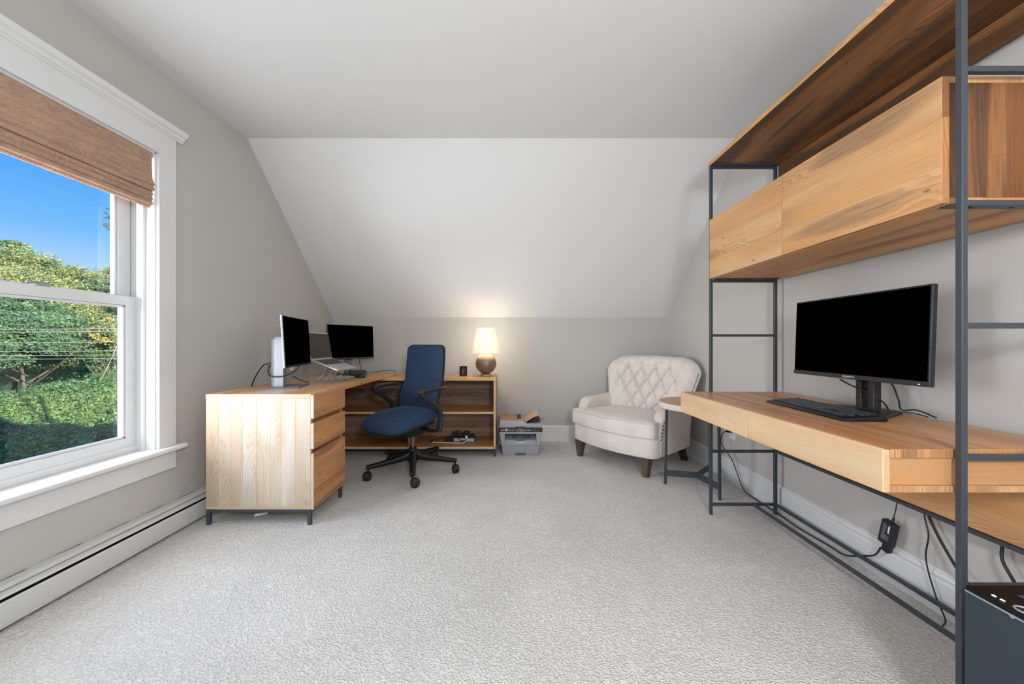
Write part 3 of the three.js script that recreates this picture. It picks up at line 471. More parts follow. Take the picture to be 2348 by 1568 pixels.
  const backF = (a, v) => { const u = a * 2 - 1, f = frame(u, v); return f.p.addScaledVector(f.n, -0.032 - rim(u, v) * 0.03); };
  const back = mesh('backrest', sheet(260, 170, frontF, backF, 2, 1.4), cloth, s);
  const bg = new THREE.SphereGeometry(0.0115, 16, 10);
  [[4, 0], [5, 1], [4, 2], [3, 3], [2, 4]].forEach(([k, row]) => { for (let i = 0; i < k; i++) { const x = (i - (k - 1) / 2) * SX, y = Y1 - row * SY; let best = null; for (let iu = 0; iu <= 200; iu++) { const u = iu / 100 - 1, top = edgeTop(u), v = (y - B.y0) / (top - B.y0); if (v > 1) continue; const f = frame(u, v), e = Math.abs(f.x - x); if (!best || e < best.e) best = { e, u, v, f }; } const p = frontF((best.u + 1) / 2, best.v).addScaledVector(best.f.n, 0.013); put(mesh('button', bg, cloth, back), p.x, p.y, p.z); } });
  // arms: low, scrolled at the front
  for (const sx of [-1, 1]) {
    const sh = new THREE.Shape(); sh.moveTo(0.25, 0.155); sh.bezierCurveTo(0.25, 0.3, 0.235, 0.42, 0.2, 0.48); sh.bezierCurveTo(0.18, 0.515, 0.15, 0.53, 0.1, 0.532); sh.bezierCurveTo(0.0, 0.534, -0.15, 0.54, -0.3, 0.56); sh.lineTo(-0.3, 0.155); sh.lineTo(0.25, 0.155);
    const g = extrude(sh, 0.105, 0.036, 6, 20); g.rotateY(-Math.PI / 2); g.translate(0.0525, 0, 0); const p = g.attributes.position;      // local x across, z forward
    for (let i = 0; i < p.count; i++) { const z = p.getZ(i), y = p.getY(i); p.setX(i, p.getX(i) * (0.85 + 0.25 * smooth(0.3, 0.5, y)) + sx * (0.392 + 0.012 * smooth(0.3, 0.52, y) - 0.03 * smooth(-0.1, -0.3, z))); }
    g.computeVertexNormals(); mesh('arm', soft(g, 0.9), cloth, s);
    const ng = new THREE.SphereGeometry(0.0055, 10, 8);
    for (let i = 0; i < 8; i++) { const q = new THREE.CubicBezierCurve(new THREE.Vector2(0.25, 0.3), new THREE.Vector2(0.248, 0.36), new THREE.Vector2(0.235, 0.43), new THREE.Vector2(0.2, 0.485)).getPoint(i / 7); put(mesh('nailhead', ng, nailM, s), sx * (0.437 + 0.016 * i / 7), q.y, q.x - 0.022); }
    for (let i = 0; i < 17; i++) { const f = frame(sx * 0.985, 0.42 + 0.56 * i / 16), q = f.p.clone().addScaledVector(f.n, -0.016); put(mesh('nailhead', ng, nailM, s), q.x + sx * 0.004, q.y, q.z); }
  }
  const leg = (x, z, dx, dz, top, bot) => { const ring = (y, c, hw) => [[-1, -1], [-1, 1], [1, 1], [1, -1]].flatMap(([a, b], i, arr) => { const [a2, b2] = arr[(i + 1) % 4]; return [v3(c[0] + a * hw, y, c[1] + b * hw), v3(c[0] + lerp(a, a2, 0.12) * hw, y, c[1] + lerp(b, b2, 0.12) * hw)]; }); return soft(loft([ring(0, [x + dx, z + dz], bot), ring(0.012, [x + dx * 0.92, z + dz * 0.92], bot * 1.02), ring(0.155, [x, z], top)]), 0.5); };
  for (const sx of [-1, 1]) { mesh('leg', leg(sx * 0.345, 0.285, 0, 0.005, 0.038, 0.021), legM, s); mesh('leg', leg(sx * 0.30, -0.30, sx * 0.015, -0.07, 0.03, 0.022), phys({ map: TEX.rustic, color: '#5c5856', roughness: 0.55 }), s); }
}

/* ───────────── side table ───────────── */
{
  const s = thing('side_table', 'round side table with pale rim and dark steel legs beside the armchair', 'side table', [1.374, 0, -2.703]);
  const R = 0.268;
  mesh('table_top', new THREE.LatheGeometry([[0, 0.581], [R - 0.006, 0.581], [R, 0.586], [R, 0.62], [R - 0.005, 0.6245], [0, 0.6245]].map(([a, b]) => new THREE.Vector2(a, b)), 72), std('#dcd3c8', 0.5), s);
  const topG = new THREE.CylinderGeometry(R - 0.006, R - 0.006, 0.0015, 72); const p = topG.attributes.position, uv = topG.attributes.uv; for (let i = 0; i < p.count; i++) uv.setXY(i, p.getX(i) / 2, p.getZ(i) / 0.5);
  put(mesh('wood_inlay', topG, wood('honey', '#dcc6ba', 0.4), s), 0, 0.6253, 0);
  const feet = [[1.159, 2.752], [1.408, 2.472], [1.566, 2.885]];
  feet.forEach(([x, d]) => { const f = v3(x - 1.374, 0, 2.703 - d), t = f.clone().multiplyScalar(0.96).setY(0.581);
    mesh('leg', bar(f, t, 0.016), M.steel, s);
    const c = v3(0, 0.085, 0), e = f.clone().multiplyScalar(0.995).setY(0.085), len = c.distanceTo(e), g = box(0.008, 0.045, len, 0.001, 1), m = new THREE.Matrix4().lookAt(e, c, v3(0, 1, 0)); g.applyMatrix4(m); g.translate((c.x + e.x) / 2, 0.085, (c.z + e.z) / 2); mesh('brace', g, M.steel, s);
  });
}

/* ───────────── steel and wood wall desk with overhead cabinet ───────────── */
const RD0 = 1.005, RD1 = 2.266, PX0 = 1.2355, PX1 = 1.634, PW = 0.0165;
{
  const s = thing('shelving_desk', 'tall black steel frame with wooden desk and overhead cabinet on the right wall', 'desk');
  const HB = ['#ffe3bd', '#f6d2a6', '#ffe0b6', '#efc596'];
  for (const d of [RD0, RD1]) {
    for (const x of [PX0, PX1]) mesh('post', bar(P(x, 0, d), P(x, 2.152, d), PW), M.steel, s);
    for (const y of [0.062, 0.39, 0.745, 1.106, 1.441, 1.806, 2.144]) mesh('cross_bar', bar(P(PX0 + PW / 2, y, d), P(PX1 - PW / 2, y, d), PW * 0.95), M.steel, s);
  }
  for (const [x, y] of [[1.497, 0.062], [PX1, 0.062], [PX1, 0.392]]) mesh('rail', bar(P(x, y, RD0 + PW / 2), P(x, y, RD1 - PW / 2), PW * 0.95), M.steel, s);
  // flat brackets with screws under the top shelf and the cabinet
  for (const [y, z, k] of [[2.150, RD1 - 0.022, 0], [2.150, RD0 + 0.022, 0], [1.4495, RD1 - 0.028, 0], [1.4495, RD0 + 0.044, 0]]) { const b = put(mesh('bracket', box(PX1 - PX0 - PW, 0.003, 0.036, 0), M.steel, s), (PX0 + PX1) / 2, y, -z); for (let i = 0; i < 3; i++) put(mesh('screw', new THREE.CylinderGeometry(0.006, 0.006, 0.004, 12), M.black, b), -0.12 + 0.12 * i, -0.003, 0); }
  // top shelf
  planked('top_shelf', [PX0 - 0.009, 1.655], [2.153, 2.176], [-(RD0 - 0.008), -(RD1 + 0.008)], 'z', 'x', [1, 1.1, 0.9, 1.1], [wood('umber', '#ffe2c0'), wood('umber'), wood('umber', '#e0cdbd'), wood('umber', '#f6e4d2')], s, 0.0015);
  boardAt('shelf_lipping', [PX0 - 0.0105, PX0 - 0.009], [2.153, 2.176], [-(RD0 - 0.008), -(RD1 + 0.008)], 'z', wood('honey', '#ffe2b8'), s, 0);
  boardAt('back_board', [1.643, 1.656], [2.058, 2.152], [-(RD0 + 0.02), -(RD1 - 0.012)], 'z', wood('umber', '#fff0d0'), s);
  // overhead cabinet
  const c0 = 1.036, c1 = 2.25, cx0 = 1.218, cx1 = 1.648, cy0 = 1.452, cy1 = 1.8125, cm = 1.648;
  const doorW = [[1, 1.15, 1.1], [0.95, 1.2, 1.05]], tints = [[HB[0], HB[1], '#f7cf9e'], ['#f2c796', '#ffe0b4', '#e9c69c']];
  [[cm + 0.0012, c1], [c0, cm - 0.0012]].forEach(([a, b], i) => planked('cabinet_door', [cx0, cx0 + 0.021], [cy0 + 0.002, cy1], [-a, -b], 'z', 'y', doorW[i], tints[i].map((t) => wood('honey', t, 0.48)), s, 0.0008));
  for (const [y0, y1, k] of [[cy0 + 0.003, cy0 + 0.1, 0], [cy0 + 0.1, cy0 + 0.245, 1], [cy0 + 0.245, cy1 - 0.001, 2]]) boardAt('door_end_grain', [cx0 + 0.001, cx0 + 0.02], [y0, y1], [-(c0 - 0.0012), -c0], 'y', wood(k === 2 ? 'umber' : 'amber', k === 2 ? '#c0b0a8' : '#c09880'), s, 0);
  planked('cabinet_bottom', [cx0 + 0.023, cx1], [cy0, cy0 + 0.018], [-c0, -c1], 'z', 'x', [1, 1, 0.8, 1.1], [wood('honey', '#e8b985'), wood('honey', '#d69c6c'), wood('amber', '#e8a878'), wood('honey', '#d9b88a')], s, 0.001);
  planked('cabinet_top', [cx0 + 0.023, cx1], [cy1 - 0.018, cy1], [-c0, -c1], 'z', 'x', [1, 1, 1, 1], [wood('honey', '#e8b985'), wood('honey', '#d69c6c')], s, 0.001);
  planked('cabinet_side', [cx0 + 0.023, cx1], [cy0 + 0.018, cy1 - 0.018], [-c0, -(c0 + 0.018)], 'y', 'x', [1.35, 1, 1.1], [wood('umber', '#ffe8cc'), wood('umber', '#ffd8c0'), wood('amber', '#dcd0a8')], s, 0.001);
  planked('cabinet_side', [cx0 + 0.023, cx1], [cy0 + 0.018, cy1 - 0.018], [-(c1 - 0.018), -c1], 'y', 'x', [1, 1.2, 1], [wood('amber', '#dcae7c'), wood('amber', '#caa078')], s, 0.001);
  boardAt('cabinet_back', [cx1 - 0.012, cx1], [cy0 + 0.018, cy1 - 0.018], [-(c0 + 0.018), -(c1 - 0.018)], 'z', wood('amber', '#caa078'), s, 0.001);
  // desk
  const t0 = 1.022, t1 = 2.238, fx = 1.035, bx = 1.646, yb = 0.641, tm = (t0 + t1) / 2 - 0.02;
  planked('desktop', [fx + 0.0225, bx], [0.737, 0.762], [-t0, -t1], 'z', 'x', [1, 1.2, 0.9, 1.1, 1], [wood('amber', '#f4e6d8', 0.36), wood('amber', '#d2c0b0', 0.36), wood('amber', '#ffeedd', 0.36), wood('amber', '#c8b4a4', 0.36), wood('amber', '#ecdccc', 0.36)], s, 0.0012);
  for (const [a, b] of [[t0 - 0.003, tm - 0.001], [tm + 0.001, t1]]) boardAt('drawer_front', [fx, fx + 0.021], [yb, 0.7605], [-a, -b], 'z', wood('blond', '#fff6ea', 0.48), s, 0.004);
  boardAt('side_panel', [fx + 0.0225, bx], [yb + 0.018, 0.737], [-(t0 + 0.006), -(t0 + 0.024)], 'x', wood('honey', '#e2b08a'), s);
  boardAt('side_panel', [fx + 0.0225, bx], [yb + 0.018, 0.737], [-(t1 - 0.02), -(t1 - 0.002)], 'x', wood('honey', '#e2b08a'), s);
  planked('desk_bottom', [fx + 0.0225, bx], [yb, yb + 0.018], [-t0, -t1], 'z', 'x', [1, 1, 1], [wood('honey', '#e8c498'), wood('honey', '#f0cea2')], s, 0.001);
  boardAt('back_board', [bx - 0.012, bx], [0.402, 0.64], [-(RD0 + 0.012), -(RD1 - 0.012)], 'z', wood('honey', '#f0cda0'), s, 0.0015);
}

/* ───────────── monitors ───────────── */
// local axes: screen faces +z, origin at the base centre on the desk
function monitor({ name, label, at, turn, w, h, bottom, tilt, body, chin, bezel, neck, base, thick = 0.016, zScreen = 0.06, hump = 0.03 }) {
  const s = thing(name, label, 'monitor', at, turn), head = part('display', s);
  head.position.set(0, bottom + h / 2, zScreen); head.rotation.x = -tilt;
  put(mesh('housing', box(w, h, thick, 0.004, 3), body, head), 0, 0, -thick / 2 - 0.002);
  put(mesh('rear_hump', box(w * 0.6, h * 0.55, hump, 0.012, 3), M.blackSoft, head), 0, -0.02, -thick - hump / 2);
  put(mesh('screen', box(w - 2 * bezel, h - bezel - chin, 0.003, 0.0005, 1), M.screen, head), 0, (chin - bezel) / 2, 0);
  put(mesh('chin', box(w - 0.002, chin - 0.002, 0.004, 0.001, 1), body === M.silver ? M.blackSoft : std('#2b2826', 0.5), head), 0, -h / 2 + chin / 2, -0.0005);
  put(mesh('power_light', box(0.006, 0.002, 0.001, 0), phys({ color: '#ffffff', emissive: '#dfe8ff', emissiveIntensity: 0.6 }), head), w / 2 - 0.03, -h / 2 + chin * 0.4, 0.0022);
  neck(s, head); base(s); return { s, head };
}
{
  // silver-backed monitor at the near end of the desk, turned into the room
  const n = v3(0.975, 0, -0.22), turn = Math.atan2(n.x, n.z);
  monitor({ name: 'monitor', label: 'black-screened monitor with silver stand at the near end of the left desk', at: [-1.55, DT, -2.475], turn, w: 0.50, h: 0.333, bottom: 0.14, tilt: 0.055, body: M.silver, chin: 0.014, bezel: 0.008, zScreen: 0.1, thick: 0.012, hump: 0.02,
    neck: (s, head) => { const g = loft([[0.008, 0.034], [0.2, 0.034], [0.318, 0.033], [0.338, 0.024]].map(([y, b]) => [[-0.034, -0.035], [-0.02, -0.055], [0.02, -0.055], [0.034, -0.035], [0.034, 0.02], [-0.034, 0.02]].map(([x, z]) => v3(x * b / 0.034, y - (y > 0.33 && z > 0 ? 0 : 0), z * (y > 0.33 ? 0.6 : 1))).reverse())); mesh('stand_column', soft(g, 0.5), M.silver, s); put(mesh('mount', box(0.09, 0.09, 0.05, 0.006), M.silver, s), 0, 0.26, 0.055); put(mesh('cable_clip', box(0.05, 0.028, 0.03, 0.004), M.black, s), 0.02, 0.15, -0.07); put(mesh('connector', box(0.02, 0.034, 0.02, 0.003), M.white, s), 0.05, 0.125, 0.045); },
    base: (s) => put(mesh('stand_base', box(0.23, 0.008, 0.18, 0.003), phys({ color: '#6e6f74', roughness: 0.4, metalness: 0.5 }), s), 0.0, 0.004, 0.05) });
  const n2 = v3(0.80, 0, 0.6), turn2 = Math.atan2(n2.x, n2.z);
  monitor({ name: 'monitor', label: 'black monitor in the corner behind the laptop', at: [-1.555, DT, -3.49], turn: turn2, w: 0.455, h: 0.322, bottom: 0.145, tilt: 0.05, body: M.black, chin: 0.018, bezel: 0.007, zScreen: 0.07,
    neck: (s) => put(mesh('stand_column', box(0.06, 0.3, 0.03, 0.006), std('#6b6d72', 0.45), s), 0, 0.15, 0.0),
    base: (s) => put(mesh('stand_base', box(0.2, 0.012, 0.14, 0.004), std('#3f4146', 0.45), s), 0, 0.006, -0.01) });
  // large monitor on the wall desk
  const r = monitor({ name: 'monitor', label: 'large black monitor on the right desk under the overhead cabinet', at: [1.545, 0.762, -1.585], turn: -Math.PI / 2, w: 0.612, h: 0.364, bottom: 0.141, tilt: 0.035, body: phys({ color: '#1d2229', roughness: 0.45 }), chin: 0.02, bezel: 0.007, zScreen: 0.08, thick: 0.02, hump: 0.035,
    neck: (s) => { for (const x of [-0.028, 0.028]) put(mesh('stand_column', box(0.026, 0.3, 0.034, 0.004), std('#2e2b2a', 0.45), s), x, 0.155, 0.0); put(mesh('column_slot', box(0.034, 0.28, 0.016, 0.002), M.black, s), 0, 0.15, -0.004); put(mesh('mount', box(0.1, 0.1, 0.06, 0.008), M.black, s), 0, 0.31, 0.03); },
    base: (s) => put(mesh('stand_base', extrude(polygon([[-0.17, -0.115], [0.17, -0.115], [0.172, -0.1], [0.06, 0.085], [-0.06, 0.085], [-0.172, -0.1]]), 0.012, 0.003).rotateX(-Math.PI / 2), phys({ color: '#1a1c1f', roughness: 0.4 }), s), 0, 0, 0) });
  const t = mesh('logo', lettering('GIGABYTE', 0.0085), std('#b9b4ac', 0.5), r.head); t.position.set(0.0, -0.172, 0.0016);
}

/* ───────────── keyboard ───────────── */
{
  const s = thing('keyboard', 'black full-size keyboard in front of the large monitor', 'keyboard', [1.345, 0.7625, -1.605], -Math.PI / 2 - 0.06);
  // local: x along the keys, z towards the typist
  const g = extrude(polygon([[-0.078, 0.002], [0.076, 0.0], [0.08, 0.004], [0.07, 0.011], [-0.072, 0.021], [-0.078, 0.018]].map(([a, b]) => [a, b])), 0.462, 0.002, 2); g.rotateY(-Math.PI / 2); g.translate(0.231, 0, 0);
  mesh('case', soft(g, 0.5), phys({ color: '#15171a', roughness: 0.42 }), s);
  const keyM = phys({ color: '#34383e', roughness: 0.38 }), cache = new Map(), U = 0.0188, topY = (z) => lerp(0.0115, 0.0215, (0.07 - z) / 0.142) + 0.002;
  const cap = (w) => { if (!cache.has(w)) cache.set(w, box(w * U - 0.003, 0.006, U - 0.0035, 0.0015, 1)); return cache.get(w); };
  const row = (z, x0, keys) => { let x = x0; for (const k of keys) { const w = Math.abs(k); if (k > 0) { const m = put(mesh('key', cap(w), keyM, s), x + w * U / 2, topY(z), z); m.rotation.x = 0.07; } x += w * U; } };
  const X0 = -0.22, z = (i) => -0.058 + i * 0.0195 + (i ? 0.004 : 0);
  row(z(0), X0, [1, -1, 1, 1, 1, 1, -0.5, 1, 1, 1, 1, -0.5, 1, 1, 1, 1, -0.25, 1, 1, 1, -0.25, 1, 1, 1, 1]);
  row(z(1), X0, [1, 1, 1, 1, 1, 1, 1, 1, 1, 1, 1, 1, 1, 2, -0.25, 1, 1, 1, -0.25, 1, 1, 1, 1]);
  row(z(2), X0, [1.5, 1, 1, 1, 1, 1, 1, 1, 1, 1, 1, 1, 1, 1.5, -0.25, 1, 1, 1, -0.25, 1, 1, 1, 1]);
  row(z(3), X0, [1.75, 1, 1, 1, 1, 1, 1, 1, 1, 1, 1, 1, 2.25, -3.5, 1, 1, 1]);
  row(z(4), X0, [2.25, 1, 1, 1, 1, 1, 1, 1, 1, 1, 1, 2.75, -1.25, 1, -1.25, 1, 1, 1, 1]);
  row(z(5), X0, [1.25, 1.25, 1.25, 6.25, 1.25, 1.25, 1.25, 1.25, -0.25, 1, 1, 1, -0.25, 2, 1]);
}

/* ───────────── desktop computer ───────────── */
{
  const s = thing('desktop_computer', 'dark blue-grey computer tower standing at the near end of the right desk', 'computer', [1.215, 0, -0.68]);
  const hw = 0.105, L = 0.215, Ht = 0.468, body = phys({ color: '#2f3a42', roughness: 0.55, metalness: 0.2 });
  put(mesh('side_panel', box(0.006, Ht - 0.014, 2 * L, 0.002, 1), body, s), -hw, Ht / 2 - 0.002, 0);
  put(mesh('side_panel', box(0.006, Ht - 0.014, 2 * L, 0.002, 1), body, s), hw, Ht / 2 - 0.002, 0);
  put(mesh('chassis', box(2 * hw - 0.008, Ht - 0.03, 2 * L - 0.006, 0.003, 1), M.black, s), 0, Ht / 2, 0);
  put(mesh('top_panel', box(2 * hw + 0.004, 0.012, 2 * L, 0.004, 2), M.blackGloss, s), 0, Ht - 0.006, 0);
  put(mesh('top_edge', box(0.003, 0.004, 2 * L - 0.004, 0.001, 1), M.silver, s), -hw - 0.003, Ht - 0.012, 0);
  put(mesh('dust_filter', box(0.13, 0.002, 0.27, 0.001, 1), std('#3a3d42', 0.8), s), 0.03, Ht + 0.001, -0.04);
  for (const z of [-0.175, -0.16]) put(mesh('status_light', box(0.004, 0.0015, 0.007, 0), phys({ color: '#ffffff', emissive: '#ffffff', emissiveIntensity: 1.2 }), s), -0.088, Ht + 0.0006, z);
  const ring = new THREE.TorusGeometry(0.013, 0.0022, 8, 32); ring.rotateX(Math.PI / 2); put(mesh('power_button', ring, M.silver, s), -0.084, Ht + 0.001, -0.128);
  put(mesh('panel_screw', new THREE.CylinderGeometry(0.004, 0.004, 0.004, 12).rotateZ(Math.PI / 2), M.silver, s), -hw - 0.004, Ht - 0.013, -0.128);
  for (const x of [-0.07, 0.07]) for (const z of [-0.17, 0.17]) put(mesh('foot', new THREE.CylinderGeometry(0.016, 0.014, 0.012, 16), M.rubber, s), x, 0.006, z);
}

/* ───────────── table lamp, candle ───────────── */
{
  const s = thing('table_lamp', 'lit table lamp with bronze globe base and cream shade on the bookcase', 'lamp', [-0.252, 0.7345, -3.66]);
  mesh('base', new THREE.LatheGeometry([[0, 0], [0.054, 0], [0.055, 0.003], [0.053, 0.021], [0, 0.022]].map(([a, b]) => new THREE.Vector2(a, b)), 48), phys({ color: '#d8a47a', roughness: 0.42, metalness: 0.55 }), s);
  const gl = new THREE.SphereGeometry(0.104, 48, 32); put(mesh('globe', gl, phys({ color: '#8a7868', roughness: 0.38, metalness: 0.4 }), s), 0, 0.122, 0);
  put(mesh('neck', new THREE.CylinderGeometry(0.012, 0.016, 0.07, 20), phys({ color: '#b98a60', roughness: 0.3, metalness: 0.9 }), s), 0, 0.25, 0);
  const shadeM = phys({ color: '#fff3dc', roughness: 0.95, transmission: 0.045, thickness: 0, side: THREE.DoubleSide, emissive: '#ffeccf', emissiveIntensity: 0.3 });
  mesh('lamp_shade', new THREE.LatheGeometry([[0.1435, 0.226], [0.1445, 0.228], [0.092, 0.475], [0.0905, 0.475], [0.143, 0.229]].map(([a, b]) => new THREE.Vector2(a, b)), 64), shadeM, s);
  mesh('spider', mergeGeometries([rod(v3(-0.09, 0.45, 0), v3(0.09, 0.45, 0), 0.0018, 6), rod(v3(0, 0.45, -0.09), v3(0, 0.45, 0.09), 0.0018, 6), rod(v3(0, 0.28, 0), v3(0, 0.455, 0), 0.002, 6).translate(0.03, 0, 0)]), M.silver, s);
  put(mesh('bulb', new THREE.SphereGeometry(0.03, 24, 16), phys({ color: '#ffffff', emissive: '#ffd9a0', emissiveIntensity: 3 }), s), 0, 0.335, 0);
  const l = new THREE.PointLight('#fff0e0', 0.37); l.position.set(0, 0.335, 0); l.shadow.radius = 1.4; l.castShadow = true; l.name = 'lamp_bulb_light'; s.add(l);

  const c = thing('candle', 'dark brown glass jar candle on the bookcase left of the lamp', 'candle', [-0.476, 0.7345, -3.65]);
  mesh('jar', new THREE.LatheGeometry([[0, 0], [0.036, 0], [0.0385, 0.003], [0.0385, 0.093], [0.037, 0.095], [0.0355, 0.093], [0.0355, 0.06], [0, 0.06]].map(([a, b]) => new THREE.Vector2(a, b)), 48), phys({ color: '#241a15', roughness: 0.2 }), c);
  const cv = document.createElement('canvas'); cv.width = 128; cv.height = 128; const x = cv.getContext('2d'); x.fillStyle = '#2a1d16'; x.fillRect(0, 0, 128, 128); x.strokeStyle = '#b88a5e'; x.fillStyle = '#b88a5e'; x.lineWidth = 3;
  for (const [y, w, h] of [[28, 62, 4], [52, 50, 12], [70, 34, 5], [94, 18, 12]]) x.fillRect(64 - w / 2, y, w, h);
  const lt = new THREE.CanvasTexture(cv); lt.colorSpace = THREE.SRGBColorSpace;
  const lg = new THREE.CylinderGeometry(0.0388, 0.0388, 0.07, 24, 1, true, -0.75, 1.5); put(mesh('paper_label', lg, std('#ffffff', 0.6, { map: lt }), c), 0, 0.046, 0);
  put(mesh('wax', new THREE.CylinderGeometry(0.035, 0.035, 0.004, 32), std('#d9cbb4', 0.6), c), 0, 0.062, 0);
}

/* ───────────── laptop, stand, mouse, hub ───────────── */
{
  const hinge = v3(-1.492, 0.937, -2.893), frontP = v3(-1.286, 0.861, -2.882), dirF = frontP.clone().sub(hinge), depth = dirF.length(), pitch = Math.asin(-dirF.y / depth), yaw = Math.atan2(dirF.x, dirF.z);
  const s = thing('laptop', 'open silver laptop with dark screen raised on a clear stand', 'laptop', hinge.toArray(), yaw);
  const lower = part('keyboard_deck', s); lower.rotation.x = pitch;
  put(mesh('deck', extrude(rrect(0.296, depth, 0.012), 0.012, 0.002).rotateX(-Math.PI / 2), M.aluminium, lower), 0, -0.012, depth / 2);
  put(mesh('key_field', box(0.262, 0.0012, 0.098, 0), std('#4d4a47', 0.6), lower), 0, 0.0004, 0.07);
  put(mesh('trackpad', box(0.11, 0.0008, 0.07, 0), phys({ color: '#bdbbb8', roughness: 0.35 }), lower), 0, 0.0003, depth - 0.05);
  const lid = part('lid', s); lid.rotation.x = -0.17;
  put(mesh('lid_shell', box(0.296, 0.205, 0.006, 0.002), M.aluminium, lid), 0, 0.103, -0.004);
  put(mesh('screen', box(0.288, 0.196, 0.001, 0), phys({ color: '#37322e', roughness: 0.35, specularIntensity: 0.6 }), lid), 0, 0.103, -0.0004);

  const st = thing('laptop_stand', 'clear folding stand holding up the laptop', 'stand', [-1.43, DT, -2.89], yaw);
  put(mesh('foot_plate', extrude(rrect(0.23, 0.19, 0.02), 0.004, 0.001).rotateX(-Math.PI / 2), M.acrylic, st), 0, 0.0, 0.02);
  for (const x of [-0.095, 0.095]) {
    mesh('arm', strip([v3(x, 0.02, -0.03), v3(x, 0.075, 0.02), v3(x, 0.125, 0.062)], 0.006, 0.012, v3(1, 0, 0), 8), phys({ color: '#8d8680', roughness: 0.35, metalness: 0.6 }), st);
    mesh('arm', strip([v3(x + 0.01, 0.02, 0.02), v3(x + 0.01, 0.07, 0.06), v3(x + 0.01, 0.098, 0.09)], 0.006, 0.01, v3(1, 0, 0), 8), M.acrylic, st);
    for (const [y, z] of [[0.02, -0.03], [0.02, 0.02], [0.112, 0.055]]) put(mesh('pivot', new THREE.CylinderGeometry(0.014, 0.014, 0.012, 24).rotateZ(Math.PI / 2), M.acrylic, st), x, y, z);
  }
  const plate = box(0.24, 0.004, 0.2, 0.002, 1); plate.rotateX(pitch); put(mesh('top_plate', plate, M.acrylic, st), 0, 0.1155, 0.036);
  put(mesh('lip', box(0.24, 0.016, 0.004, 0.001, 1), M.acrylic, st), 0, 0.098, 0.144 + 0.006);

  const m = thing('computer_mouse', 'black computer mouse on the left desk in front of the hub', 'mouse', [-1.30, DT, -3.15], 0.9);
  const rings = []; for (let i = 0; i <= 12; i++) { const t = i / 12, z = lerp(-0.06, 0.06, t), w = 0.036 * Math.pow(Math.sin(Math.PI * clamp(0.06 + 0.88 * t)), 0.4), h = 0.04 * Math.pow(Math.sin(Math.PI * clamp(0.1 + 0.72 * t)), 0.8); rings.push(Array.from({ length: 16 }, (_, k) => { const a = k / 16 * 2 * Math.PI; return v3(w * Math.cos(a), Math.max(0.001, h * 0.5 + h * 0.5 * Math.sin(a)), z); })); }
  mesh('shell', loft(rings), phys({ color: '#191c22', roughness: 0.4 }), m);
  put(mesh('scroll_wheel', new THREE.CylinderGeometry(0.009, 0.009, 0.006, 20).rotateZ(Math.PI / 2), M.rubber, m), 0, 0.031, 0.03);

  const h = thing('docking_hub', 'black docking box on the left desk below the corner monitor', 'hub', [-1.425, DT, -3.40], 0.5);
  put(mesh('case', box(0.145, 0.042, 0.1, 0.005), M.black, h), 0, 0.023, 0);
  for (const x of [-0.04, 0, 0.04]) put(mesh('port', box(0.018, 0.007, 0.004, 0.001), std('#060606', 0.4), h), x, 0.02, 0.05);
}

